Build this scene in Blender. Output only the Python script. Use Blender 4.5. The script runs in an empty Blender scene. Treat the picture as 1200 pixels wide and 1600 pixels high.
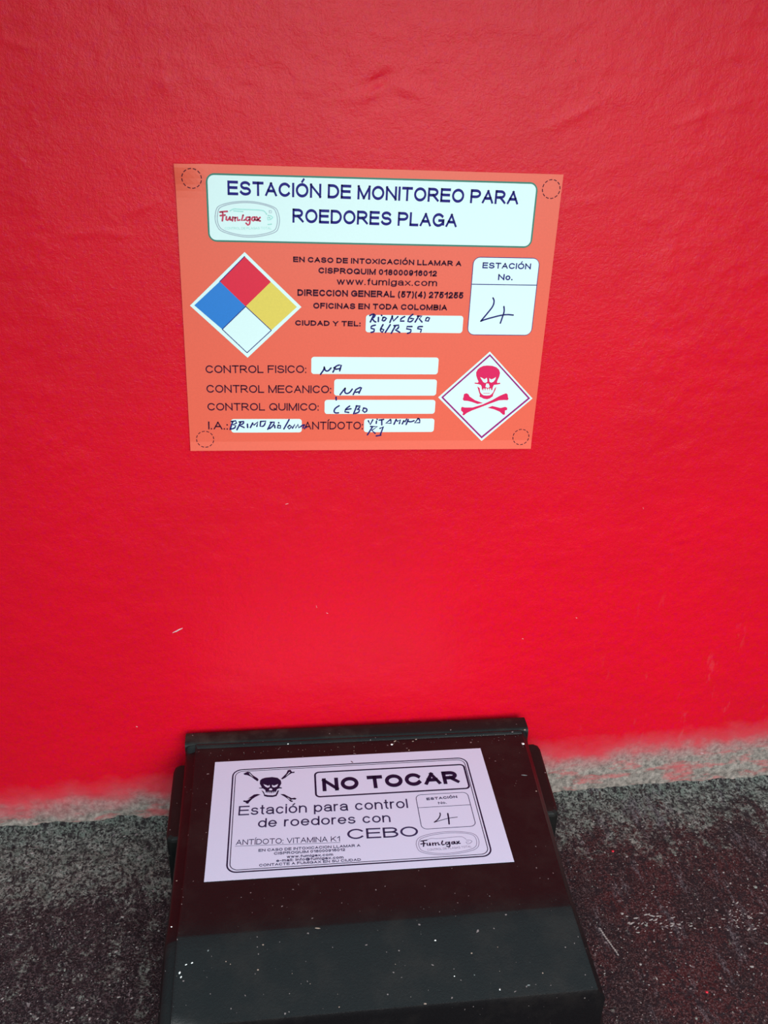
import bpy, bmesh, math, random
from mathutils import Vector, Matrix, noise
random.seed(7)
SC = bpy.context.scene
COL = SC.collection

# ------------------------------------------------------------------ camera
CAM_F, YAW, PITCH, ROLL, DIST, HEIGHT = 1453.87, 0.123518, 0.466034, -0.0243934, 0.54233, 0.529003
cam_data = bpy.data.cameras.new('camera')
cam = bpy.data.objects.new('camera', cam_data)
COL.objects.link(cam)
fwd = Vector((math.sin(YAW) * math.cos(PITCH), math.cos(YAW) * math.cos(PITCH), -math.sin(PITCH)))
right = Vector((math.cos(YAW), -math.sin(YAW), 0))
down = fwd.cross(right)
r_ = right * math.cos(ROLL) + down * math.sin(ROLL)
d_ = down * math.cos(ROLL) - right * math.sin(ROLL)
M = Matrix((r_, -d_, -fwd)).transposed().to_4x4()
M.translation = Vector((0, -DIST, HEIGHT))
cam.matrix_world = M
cam_data.sensor_fit = 'HORIZONTAL'
cam_data.sensor_width = 36
cam_data.lens = CAM_F * 36 / 1200
cam_data.clip_start = 0.01
SC.camera = cam

# ------------------------------------------------------------------ light
SC.view_settings.view_transform = 'Standard'
SC.view_settings.look = 'None'
SC.view_settings.gamma = 1
SC.view_settings.use_curve_mapping = False
SC.view_settings.exposure = 0.0

world = bpy.data.worlds.new('sky')
SC.world = world
world.use_nodes = True
wn = world.node_tree
wn.nodes.clear()
w_out = wn.nodes.new('ShaderNodeOutputWorld')
w_bg = wn.nodes.new('ShaderNodeBackground')
w_tc = wn.nodes.new('ShaderNodeTexCoord')
w_sep = wn.nodes.new('ShaderNodeSeparateXYZ')
w_rmp = wn.nodes.new('ShaderNodeValToRGB')
w_map = wn.nodes.new('ShaderNodeMapRange')
wn.links.new(w_tc.outputs['Generated'], w_sep.inputs[0])
wn.links.new(w_sep.outputs['Z'], w_map.inputs['Value'])
w_map.inputs['From Min'].default_value = -1
w_map.inputs['From Max'].default_value = 1
wn.links.new(w_map.outputs[0], w_rmp.inputs[0])
e = w_rmp.color_ramp.elements
e[0].position = 0.0; e[0].color = (0.10, 0.09, 0.09, 1)
e[1].position = 1.0; e[1].color = (0.62, 1.0, 1.08, 1)
k = e.new(0.42); k.color = (0.16, 0.15, 0.15, 1)
k = e.new(0.53); k.color = (0.34, 0.44, 0.46, 1)
wn.links.new(w_rmp.outputs[0], w_bg.inputs[0])
w_bg.inputs[1].default_value = 1.15
wn.links.new(w_bg.outputs[0], w_out.inputs[0])

# added soft area light behind the camera, aimed low so the wall dims upwards
front_light_data = bpy.data.lights.new('added_front_light', 'AREA')
front_light_data.shape = 'RECTANGLE'
front_light_data.size = 0.7
front_light_data.size_y = 0.5
front_light_data.energy = 3.25
front_light_data.spread = math.radians(95)
front_light_data.color = (1.0, 0.985, 0.985)
front_light = bpy.data.objects.new('added_front_light', front_light_data)
COL.objects.link(front_light)
front_light.location = (0.22, -0.93, 0.52)
front_light.rotation_euler = (Vector((0.16, 0.0, -0.06)) - front_light.location).to_track_quat('-Z', 'Y').to_euler()

# ------------------------------------------------------------------ helpers
def new_obj(name, verts, faces, mat=None, parent=None, smooth=False):
    me = bpy.data.meshes.new(name)
    me.from_pydata(verts, [], faces)
    me.update()
    o = bpy.data.objects.new(name, me)
    COL.objects.link(o)
    if mat: me.materials.append(mat)
    if smooth:
        me.polygons.foreach_set('use_smooth', [True] * len(me.polygons))
    if parent: o.parent = parent
    return o

def tag(o, **kw):
    for a, b in kw.items(): o[a] = b
    return o

def empty(name, loc, **kw):
    o = bpy.data.objects.new(name, None)
    COL.objects.link(o)
    o.location = loc
    o.empty_display_size = 0.05
    return tag(o, **kw)

class NT:
    """small node-building helper"""
    def __init__(s, name):
        s.m = bpy.data.materials.new(name); s.m.use_nodes = True
        s.t = s.m.node_tree
        s.b = s.t.nodes['Principled BSDF']
        s.tc = s.t.nodes.new('ShaderNodeTexCoord')
    def link(s, a, b): s.t.links.new(a, b)
    def put(s, sock, v):
        if isinstance(v, (int, float)): sock.default_value = v
        elif isinstance(v, tuple): sock.default_value = (*v, 1) if len(v) == 3 and sock.type == 'RGBA' else v
        else: s.link(v, sock)
    def noise(s, scale, detail=4, rough=0.55, vec=None, stretch=None):
        n = s.t.nodes.new('ShaderNodeTexNoise')
        n.inputs['Scale'].default_value = scale
        n.inputs['Detail'].default_value = detail
        n.inputs['Roughness'].default_value = rough
        v = vec or s.tc.outputs['Object']
        if stretch:
            mp = s.t.nodes.new('ShaderNodeMapping'); mp.inputs['Scale'].default_value = stretch
            s.link(v, mp.inputs[0]); v = mp.outputs[0]
        s.link(v, n.inputs['Vector'])
        return n.outputs['Fac']
    def ramp(s, fac, stops):
        r = s.t.nodes.new('ShaderNodeValToRGB')
        s.link(fac, r.inputs[0])
        el = r.color_ramp.elements
        while len(el) > 1: el.remove(el[-1])
        el[0].position = stops[0][0]; c = stops[0][1]
        g = lambda c: (c, c, c, 1) if isinstance(c, (int, float)) else (*c, 1)
        el[0].color = g(c)
        for p, c in stops[1:]:
            k = el.new(p); k.color = g(c)
        return r.outputs[0]
    def math(s, op, a, b=0.0, clamp=False):
        n = s.t.nodes.new('ShaderNodeMath'); n.operation = op; n.use_clamp = clamp
        s.put(n.inputs[0], a); s.put(n.inputs[1], b)
        return n.outputs[0]
    def mix(s, fac, a, b, mode='MIX'):
        n = s.t.nodes.new('ShaderNodeMix'); n.data_type = 'RGBA'; n.blend_type = mode
        s.put(n.inputs[0], fac); s.put(n.inputs[6], a); s.put(n.inputs[7], b)
        return n.outputs[2]
    def sep(s):
        n = s.t.nodes.new('ShaderNodeSeparateXYZ'); s.link(s.tc.outputs['Object'], n.inputs[0])
        return n.outputs
    def bump(s, h, strength, dist):
        n = s.t.nodes.new('ShaderNodeBump')
        n.inputs['Strength'].default_value = strength
        n.inputs['Distance'].default_value = dist
        s.link(h, n.inputs['Height'])
        s.link(n.outputs[0], s.b.inputs['Normal'])
    def out(s, col, rough=0.5, spec=0.5):
        s.put(s.b.inputs['Base Color'], col)
        s.put(s.b.inputs['Roughness'], rough)
        s.put(s.b.inputs['Specular IOR Level'], spec)
        return s.m

def ink(name, col, rough=0.45, spec=0.4, grain=0.06):
    n = NT(name)
    f = n.noise(900, 2)
    c = n.mix(f, tuple(v * (1 - grain) for v in col), tuple(min(1, v * (1 + grain)) for v in col))
    return n.out(c, rough, spec)

def ss(a, b, x):
    t = max(0.0, min(1.0, (x - a) / (b - a)))
    return t * t * (3 - 2 * t)

# ------------------------------------------------------------------ setting materials
def wall_material():
    n = NT('red_wall_paint')
    x, y, z = n.sep()
    big = n.noise(9, 3); mid = n.noise(60, 4); fine = n.noise(420, 3, 0.7); grain = n.noise(1500, 2, 0.8)
    red = n.mix(n.math('MULTIPLY', fine, 1.0), (0.60, 0.0015, 0.010), (0.80, 0.0035, 0.022))
    red = n.mix(n.ramp(grain, [(0.35, 0.0), (0.75, 0.35)]), red, (0.88, 0.006, 0.04))
    red = n.mix(n.ramp(big, [(0.42, 0.0), (0.72, 0.30)]), red, (0.52, 0.006, 0.016))
    hue = n.noise(330, 2, 0.6, stretch=(1, 1.3, 1))
    red = n.mix(n.ramp(hue, [(0.55, 0.0), (0.68, 0.55)]), red, (0.66, 0.010, 0.004))
    red = n.mix(n.ramp(hue, [(0.32, 0.55), (0.45, 0.0)]), red, (0.66, 0.001, 0.045))
    # pale dry scuffs towards the lower right
    sc = n.noise(38, 5, 0.7, stretch=(1.6, 1, 0.5))
    reg = n.math('MULTIPLY', n.ramp(x, [(0.20, 0.0), (0.30, 1.0)]), n.ramp(z, [(0.06, 1.0), (0.24, 0.0)]))
    red = n.mix(n.math('MULTIPLY', n.ramp(sc, [(0.60, 0.0), (0.74, 0.45)]), reg), red, (0.60, 0.12, 0.13))
    # worn foot of the wall: where the paint gives way to grey render
    thr = n.math('ADD', n.math('MULTIPLY', x, 0.034), 0.0245)
    edge = n.math('ADD', n.math('MULTIPLY', n.math('SUBTRACT', mid, 0.5), 0.022),
                  n.math('MULTIPLY', n.math('SUBTRACT', n.noise(14, 3), 0.5), 0.016))
    h = n.math('SUBTRACT', n.math('ADD', z, edge), thr)
    t = n.math('DIVIDE', n.math('ADD', h, 0.012), 0.020, True)
    grey = n.mix(n.ramp(n.noise(300, 4, 0.7), [(0.3, 0.0), (0.7, 1.0)]), (0.10, 0.085, 0.075), (0.40, 0.33, 0.29))
    pink = n.mix(n.ramp(n.noise(45, 5, 0.7, stretch=(0.6, 1, 2.0)), [(0.50, 0.0), (0.66, 0.8)]), grey, (0.50, 0.075, 0.085))
    t2 = n.math('DIVIDE', n.math('ADD', h, 0.002), 0.026, True)
    col = n.mix(n.math('POWER', t, 1.3), pink, n.mix(n.math('POWER', t2, 0.7), (0.50, 0.10, 0.12), red))
    hgt = n.math('ADD', n.math('MULTIPLY', mid, 0.6), n.math('ADD', n.math('MULTIPLY', fine, 0.30), n.math('MULTIPLY', grain, 0.14)))
    n.bump(hgt, 0.5, 0.0018)
    rough = n.ramp(t, [(0.2, 0.85), (0.9, 0.33)])
    return n.out(col, rough, 0.26)

def floor_material():
    n = NT('worn_painted_floor')
    x, y, z = n.sep()
    f1 = n.noise(900, 3, 0.75); f2 = n.noise(330, 5, 0.75); m = n.noise(70, 5, 0.7); b = n.noise(22, 4, 0.65)
    base = n.mix(n.ramp(f1, [(0.44, 0.0), (0.62, 1.0)]), (0.006, 0.003, 0.004), (0.15, 0.095, 0.105))
    right = n.ramp(x, [(0.10, 0.0), (0.22, 1.0)])
    maroon = n.mix(n.ramp(b, [(0.40, 0.0), (0.60, 1.0)]), (0.022, 0.004, 0.006), (0.070, 0.003, 0.005))
    base = n.mix(n.math('MULTIPLY', right, 0.85), base, n.mix(n.ramp(f1, [(0.50, 0.0), (0.72, 1.0)]), maroon, (0.26, 0.15, 0.15)))
    # grains of bare grey render, denser on the left and close to the wall
    yy = n.math('ADD', n.math('ADD', y, n.math('MULTIPLY', n.math('SUBTRACT', b, 0.5), 0.10)), 0.085)
    near = n.math('DIVIDE', yy, 0.085, True)
    g = n.mix(n.ramp(f2, [(0.40, 0.0), (0.62, 1.0)]), (0.055, 0.058, 0.050), (0.42, 0.41, 0.37))
    g = n.mix(n.ramp(m, [(0.5, 0.0), (0.7, 1.0)]), g, (0.22, 0.26, 0.22))
    spots = n.math('ADD', n.math('MULTIPLY', near, n.math('SUBTRACT', 0.30, n.math('MULTIPLY', right, 0.09))), n.math('MULTIPLY', n.math('SUBTRACT', 1.0, right), 0.055))
    drag = n.noise(46, 4, 0.65, stretch=(2.2, 0.45, 1))
    s = n.math('ADD', n.math('ADD', n.math('MULTIPLY', f2, 0.42), n.math('ADD', n.math('MULTIPLY', m, 0.33), n.math('MULTIPLY', drag, 0.25))), spots)
    col = n.mix(n.ramp(s, [(0.575, 0.0), (0.65, 0.92)]), base, g)
    # drawn-out scuffs on the right
    sc = n.noise(55, 5, 0.75, stretch=(1.4, 0.35, 1))
    col = n.mix(n.math('MULTIPLY', n.ramp(sc, [(0.55, 0.0), (0.63, 0.75)]), right), col, n.mix(n.ramp(f1, [(0.4, 0.0), (0.6, 1.0)]), (0.05, 0.03, 0.04), (0.27, 0.23, 0.25)))
    col = n.mix(n.ramp(n.noise(520, 3, 0.6), [(0.40, 0.92), (0.50, 0.0)]), col, (0.012, 0.006, 0.010))
    blot = n.noise(150, 4, 0.7, stretch=(1.3, 0.8, 1))
    col = n.mix(n.ramp(blot, [(0.38, 0.85), (0.47, 0.0)]), col, (0.020, 0.009, 0.014))
    fl = n.noise(240, 2, 0.5)
    col = n.mix(n.ramp(fl, [(0.70, 0.0), (0.74, 0.8)]), col, (0.34, 0.27, 0.28))
    n.bump(n.math('ADD', f2, n.math('MULTIPLY', f1, 0.6)), 1.0, 0.0035)
    return n.out(col, n.ramp(f2, [(0.3, 0.5), (0.7, 0.85)]), 0.28)

def plastic_material(name, col, dust, r0=0.28, r1=0.5, spec=0.24):
    n = NT(name)
    f = n.noise(700, 3, 0.7); m = n.noise(35, 5, 0.65); g = n.noise(1800, 2, 0.6)
    c = n.mix(f, tuple(v * 0.7 for v in col), tuple(v * 1.3 for v in col))
    c = n.mix(n.math('MULTIPLY', n.ramp(m, [(0.48, 0.0), (0.75, 1.0)]), dust), c, (0.10, 0.075, 0.06))
    c = n.mix(n.ramp(n.noise(420, 1, 0.4), [(0.76, 0.0), (0.79, 0.7)]), c, (0.25, 0.2, 0.2))
    n.bump(n.math('ADD', f, n.math('MULTIPLY', g, 0.6)), 0.25, 0.0006)
    return n.out(c, n.math('ADD', n.math('MULTIPLY', m, r1 - r0), r0), spec)

MAT_WALL = wall_material()
MAT_FLOOR = floor_material()
MAT_LID = plastic_material('black_lid_plastic', (0.0042, 0.0036, 0.0042), 0.07)
MAT_BASE = plastic_material('black_base_plastic', (0.004, 0.0045, 0.0045), 0.08, 0.4, 0.6)
MAT_HINGE = plastic_material('dusty_hinge_plastic', (0.005, 0.006, 0.006), 0.3, 0.35, 0.6)

# ------------------------------------------------------------------ floor and wall
def slab(name, us, vs, f, back, mat):
    """grid surface f(u, v) -> point, closed by a flat back face 'back'(u, v) -> point"""
    nu, nv = len(us), len(vs)
    V = [f(u, v) for v in vs for u in us]
    F = [(j * nu + i, j * nu + i + 1, (j + 1) * nu + i + 1, (j + 1) * nu + i) for j in range(nv - 1) for i in range(nu - 1)]
    ring = [i for i in range(nu)] + [j * nu + nu - 1 for j in range(1, nv)] + [(nv - 1) * nu + i for i in range(nu - 2, -1, -1)] + [j * nu for j in range(nv - 2, 0, -1)]
    b0 = len(V)
    for k in ring:
        V.append(back(us[k % nu], vs[k // nu]))
    n = len(ring)
    for i in range(n):
        F.append((ring[(i + 1) % n], ring[i], b0 + i, b0 + (i + 1) % n))
    F.append(tuple(range(b0, b0 + n)))
    o = new_obj(name, V, F, mat, smooth=True)
    bm = bmesh.new(); bm.from_mesh(o.data); bmesh.ops.recalc_face_normals(bm, faces=bm.faces); bm.to_mesh(o.data); bm.free()
    return o

def axis(lo, a, b, hi, fine, coarse):
    out = []
    x = lo
    while x < a - 1e-6: out.append(x); x += coarse
    x = a
    while x < b - 1e-6: out.append(x); x += fine
    x = b
    while x < hi - 1e-6: out.append(x); x += coarse
    out.append(hi)
    return out

# small humps (+) and dents (-) of the plaster: x, z, radius x, radius z, height in mm, tilt
WALL_MARKS = [(0.0590, 0.5112, 0.0085, 0.0035, -2.2, 0.45), (0.054, 0.5055, 0.009, 0.0030, 1.3, 0.3), (0.075, 0.507, 0.010, 0.003, 0.8, -0.3),
              (-0.0539, 0.5082, 0.0045, 0.0035, 1.0, 0), (-0.125, 0.525, 0.010, 0.002, 0.8, -0.2),
              (0.2753, 0.2330, 0.0045, 0.003, 1.0, 0.2), (0.2770, 0.2250, 0.0055, 0.003, 1.0, 0.1), (0.2710, 0.2390, 0.004, 0.002, 0.7, 0.6),
              (0.158, 0.4927, 0.012, 0.0026, 0.4, 0.5), (0.170, 0.4965, 0.012, 0.0022, 0.8, 0.5), (0.2639, 0.5041, 0.010, 0.003, 0.5, 0.5), (0.240, 0.497, 0.010, 0.002, 0.8, 0.4),
              (-0.1035, 0.4320, 0.010, 0.002, 0.7, 0.1), (-0.085, 0.4315, 0.007, 0.002, 0.7, -0.1), (-0.070, 0.446, 0.008, 0.0025, 0.6, 0.4),
              (0.29, 0.245, 0.004, 0.003, 0.6, 0), (0.196, 0.47, 0.012, 0.003, 0.3, 0.3), (0.02, 0.182, 0.006, 0.002, 0.6, 0.4), (-0.012, 0.19, 0.008, 0.0018, 0.6, 0.5),
              (0.222, 0.44, 0.006, 0.003, 0.6, 0.2), (0.262, 0.3, 0.01, 0.004, -0.5, 0.4), (0.232, 0.15, 0.005, 0.010, 0.6, 0), (0.225, 0.12, 0.004, 0.012, 0.6, 0),
              (0.248, 0.172, 0.003, 0.010, 0.5, 0), (0.18, 0.45, 0.015, 0.003, 0.5, 0.2), (0.30, 0.41, 0.012, 0.004, 0.5, 0.5)]

def wall_y(x, z):
    d = 1.5 * noise.noise((x * 4, 0, z * 4)) + 0.28 * noise.noise((x * 24, 3, z * 30)) + 0.22 * noise.noise((x * 75, 7, z * 90)) + 0.14 * noise.noise((x * 210, 9, z * 230))
    k = ss(0.155, 0.185, abs(x - 0.055)) + ss(0.10, 0.13, abs(z - 0.383))
    d *= 0.15 + 0.85 * min(1, k)
    for mx, mz, rx, rz, hh, tl in WALL_MARKS:
        dx = x - mx; dz = z - mz
        if abs(dx) > 3 * rx or abs(dz) > 0.04: continue
        dz -= dx * tl
        q = (dx / rx) ** 2 + (dz / rz) ** 2
        if q < 9: d += 0.42 * hh * math.exp(-q)
    foot = 1 - ss(0.004, 0.045, z)
    d += foot * (2.2 + 1.4 * noise.noise((x * 90, 1, z * 120)) + 0.8 * noise.noise((x * 260, 4, z * 260)))
    return -0.001 * d

wall = slab('wall_back', axis(-1.2, -0.26, 0.44, 1.4, 0.0016, 0.12), axis(-0.012, -0.012, 0.60, 1.5, 0.0016, 0.15),
            lambda x, z: (x, wall_y(x, z), z), lambda x, z: (x, 0.12, z), MAT_WALL)
tag(wall, kind='structure')

def floor_z(x, y):
    left = 1 - ss(0.0, 0.15, x)
    d = 1.2 * noise.noise((x * 12, y * 12, 2)) + (0.9 + 1.4 * left) * noise.noise((x * 60, y * 60, 5)) + (0.45 + 0.4 * left) * noise.noise((x * 190, y * 190, 8)) + 0.25 * noise.noise((x * 520, y * 520, 1))
    d += 5.0 * math.exp(-max(0, -y) / 0.009)
    # the long crease and the hollow on the left
    cx = -0.180 + 0.25 * (-y - 0.02) + 0.004 * noise.noise((y * 60, 3, 3))
    d -= 2.2 * math.exp(-((x - cx) / 0.0022) ** 2) * ss(-0.15, -0.10, y) * (1 - ss(-0.02, -0.012, y))
    cy = -0.018 - 0.03 * (x + 0.2)
    d -= 1.6 * math.exp(-((y - cy) / 0.002) ** 2) * (1 - ss(-0.19, -0.175, x))
    # the box stands on a swept patch
    inside = ss(-0.10, -0.075, x) * (1 - ss(0.18, 0.205, x)) * ss(-0.27, -0.24, y)
    d = d * (1 - inside) - 0.4 * inside
    return 0.001 * (d - 1.4)

floor = slab('floor', axis(-1.2, -0.26, 0.44, 1.4, 0.0015, 0.12), axis(-1.6, -0.26, 0.012, 0.012, 0.0015, 0.1),
             lambda x, y: (x, y, floor_z(x, y)), lambda x, y: (x, y, -0.06), MAT_FLOOR)
tag(floor, kind='structure')

# grains of grit lying on the rough floor, too many to count
def grit():
    V, F, MI = [], [], []
    ico = [(0, 0, 1), (0.9, 0, 0.1), (0.28, 0.85, 0.05), (-0.73, 0.53, 0), (-0.73, -0.53, 0.1), (0.28, -0.85, 0), (0, 0, -0.8)]
    fc = [(0, 1, 2), (0, 2, 3), (0, 3, 4), (0, 4, 5), (0, 5, 1), (6, 2, 1), (6, 3, 2), (6, 4, 3), (6, 5, 4), (6, 1, 5)]
    def add(x, y, r, mi, el=1.0, an=0.0):
        b = len(V); z = floor_z(x, y) + r * 0.15
        c, s = math.cos(an), math.sin(an)
        for p in ico:
            a, q = p[0] * r * el * random.uniform(.8, 1.2), p[1] * r * random.uniform(.8, 1.2)
            V.append((x + a * c - q * s, y + a * s + q * c, z + p[2] * r * 0.6))
        for f in fc: F.append(tuple(b + k for k in f)); MI.append(mi)
    for _ in range(5200):
        x = random.uniform(-0.24, 0.42); y = -abs(random.random() ** 0.9) * 0.21 - 0.002
        if -0.085 < x < 0.19 and y > -0.25: continue
        r = random.uniform(0.0002, 0.0006) if random.random() < 0.93 else random.uniform(0.0006, 0.0011)
        if x > 0.15 and random.random() < 0.35: continue
        add(x, y, r, random.choice((0, 0, 1, 1, 2)), random.uniform(1, 1.8), random.uniform(0, 6.3))
    for x, y, r, mi in [(0.2364, -0.0632, 0.0013, 3), (0.2577, -0.1804, 0.0012, 3), (0.245, -0.069, 0.0011, 1), (0.224, -0.118, 0.0014, 1), (0.327, -0.105, 0.0018, 2), (0.2225, -0.1575, 0.0013, 1), (0.31, -0.09, 0.001, 1)]:
        add(x, y, r, mi)
    for _ in range(60):   # paler flakes where the floor is scuffed
        x = random.gauss(0.252, 0.016); y = random.gauss(-0.128, 0.006) + (x - 0.25) * -0.1
        add(x, y, random.uniform(0.0003, 0.0009), 1, random.uniform(1, 3), random.uniform(-0.6, 0.6))
    for _ in range(45):
        x = random.gauss(0.305, 0.014); y = random.gauss(-0.128, 0.006)
        add(x, y, random.uniform(0.0003, 0.0008), 1, random.uniform(1, 3), random.uniform(-0.6, 0.9))
    for t in range(14):    # straw-like sliver beside the box
        add(0.2050 + 0.0009 * t * 0.45, -0.128 - 0.0016 * t, 0.0008, 1, 1.6, -1.2)
    o = new_obj('floor_grit', V, F, None)
    for m_ in (ink('grit_dark', (0.07, 0.05, 0.055), 0.8), ink('grit_pale', (0.26, 0.22, 0.21), 0.75), ink('grit_grey', (0.19, 0.19, 0.17), 0.8), ink('grit_red', (0.60, 0.01, 0.03), 0.6)):
        o.data.materials.append(m_)
    o.data.polygons.foreach_set('material_index', MI)
    tag(o, kind='stuff', label='loose pale and dark grit scattered over the rough floor', category='grit')
grit()

# flecks on the wall (chipped paint and splashes)
def wall_fleck(pts, width, mat, name='paint_chip'):
    V = []; F = []
    for i, (x, z) in enumerate(pts):
        a = pts[max(0, i - 1)]; b = pts[min(len(pts) - 1, i + 1)]
        d = Vector((b[0] - a[0], b[1] - a[1])).normalized(); w = width * (0.35 if i in (0, len(pts) - 1) else 1)
        yv = wall_y(x, z)
        for s, dy in ((-1, 0.0002), (0, -0.0004), (1, 0.0002)):
            V.append((x - d.y * w * s, yv + dy, z + d.x * w * s))
    for i in range(len(pts) - 1):
        for k in (0, 1): F.append((3 * i + k, 3 * i + k + 1, 3 * i + 4 + k, 3 * i + 3 + k))
    o = new_obj(name, V, F, mat, wall, True)
    return o
MAT_CHIP = ink('bare_plaster_fleck', (0.62, 0.42, 0.44), 0.6)
MAT_DARKFLECK = ink('dark_fleck', (0.02, 0.01, 0.02), 0.6)
wall_fleck([(-0.0760, 0.1668), (-0.0735, 0.1678), (-0.0712, 0.1692), (-0.0690, 0.1702)], 0.0007, MAT_CHIP, 'paint_scratch')
for p_ in ([(0.1652, 0.5238), (0.1658, 0.5226)], [(0.1800, 0.5079), (0.1806, 0.5074)]): wall_fleck(p_, 0.0004, MAT_DARKFLECK)
for p_ in ([(0.2445, 0.2515), (0.2452, 0.2502)], [(-0.108, 0.0878), (-0.1070, 0.0874)], [(0.0290, 0.1775), (0.0302, 0.1768)], [(0.208, 0.164), (0.209, 0.1635)], [(0.326, 0.0300), (0.3285, 0.0297)], [(0.170, 0.148), (0.171, 0.1476)], [(0.003, 0.262), (0.005, 0.2625)], [(0.022, 0.184), (0.0225, 0.182)]):
    wall_fleck(p_, 0.0004, MAT_CHIP)

# ------------------------------------------------------------------ print helpers (sign and label, millimetres)
SPECKS = [(-0.0001, -0.0232, 0.00068, 0, 1, 0),(-0.0033, -0.0225, 0.0005, 0, 1, 0),(0.0245, -0.0125, 0.00056, 1, 1.5, 0),(0.0731, -0.0305, 0.00087, 0, 1, 0),(0.0758, -0.0272, 0.00062, 1, 2, 0.7),(0.0845, -0.0378, 0.00068, 1, 0.8, 0),(0.0967, -0.0109, 0.00043, 1, 1, 0),(0.0886, -0.0284, 0.0005, 1, 1.5, 0),(0.0912, -0.0265, 0.00056, 1, 1.6, 0.5),(0.0458, -0.035, 0.00037, 1, 1, 0),(0.1669, -0.0382, 0.00118, 0, 1, 0.6),(0.172, -0.0228, 0.00087, 1, 1, 0),(0.1594, -0.0706, 0.00062, 2, 3.5, -0.2),(0.1636, -0.0867, 0.00056, 1, 1, 0),(0.0435, -0.0469, 0.00043, 3, 3.0, -0.9, 0.0004),(-0.0676, -0.174, 0.0005, 0, 1, 0),(-0.0676, -0.1412, 0.00037, 1, 1.3, 0),(0.078, -0.193, 0.00056, 0, 1, 0),(0.0973, -0.2006, 0.00056, 1, 1, 0),(0.1349, -0.2128, 0.0005, 1, 1, 0),(0.086, -0.2107, 0.00043, 0, 1, 0),(0.097, -0.2109, 0.00043, 2, 1, 0),(0.1097, -0.2187, 0.0005, 0, 1, 0),(-0.0172, -0.1883, 0.00056, 1, 1, 0),(-0.0372, -0.1948, 0.00043, 1, 1, 0),(-0.02, -0.1999, 0.00056, 1, 1, 0),(0.1259, -0.2178, 0.00062, 2, 1.5, 0),(0.0683, -0.222, 0.0005, 1, 2, 0),(0.1135, -0.17, 0.0005, 2, 1, 0),(0.074, -0.1754, 0.00037, 2, 1, 0),(-0.0616, -0.1981, 0.00062, 0, 2.2, 1.4),(-0.0608, -0.2002, 0.0005, 0, 2, 1.2),(-0.0553, -0.1941, 0.0005, 0, 1.4, 0.4),(-0.0584, -0.1947, 0.00043, 0, 2, 0.6),(-0.0469, -0.1889, 0.00056, 2, 1.6, 1.4),(0.013, -0.1824, 0.00043, 1, 4, -0.2),(-0.0348, -0.1962, 0.00031, 1, 1, 0),(0.0225, -0.22, 0.00043, 1, 1, 0),(-0.0499, -0.0984, 0.00025, 2, 1, 0)]
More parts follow.
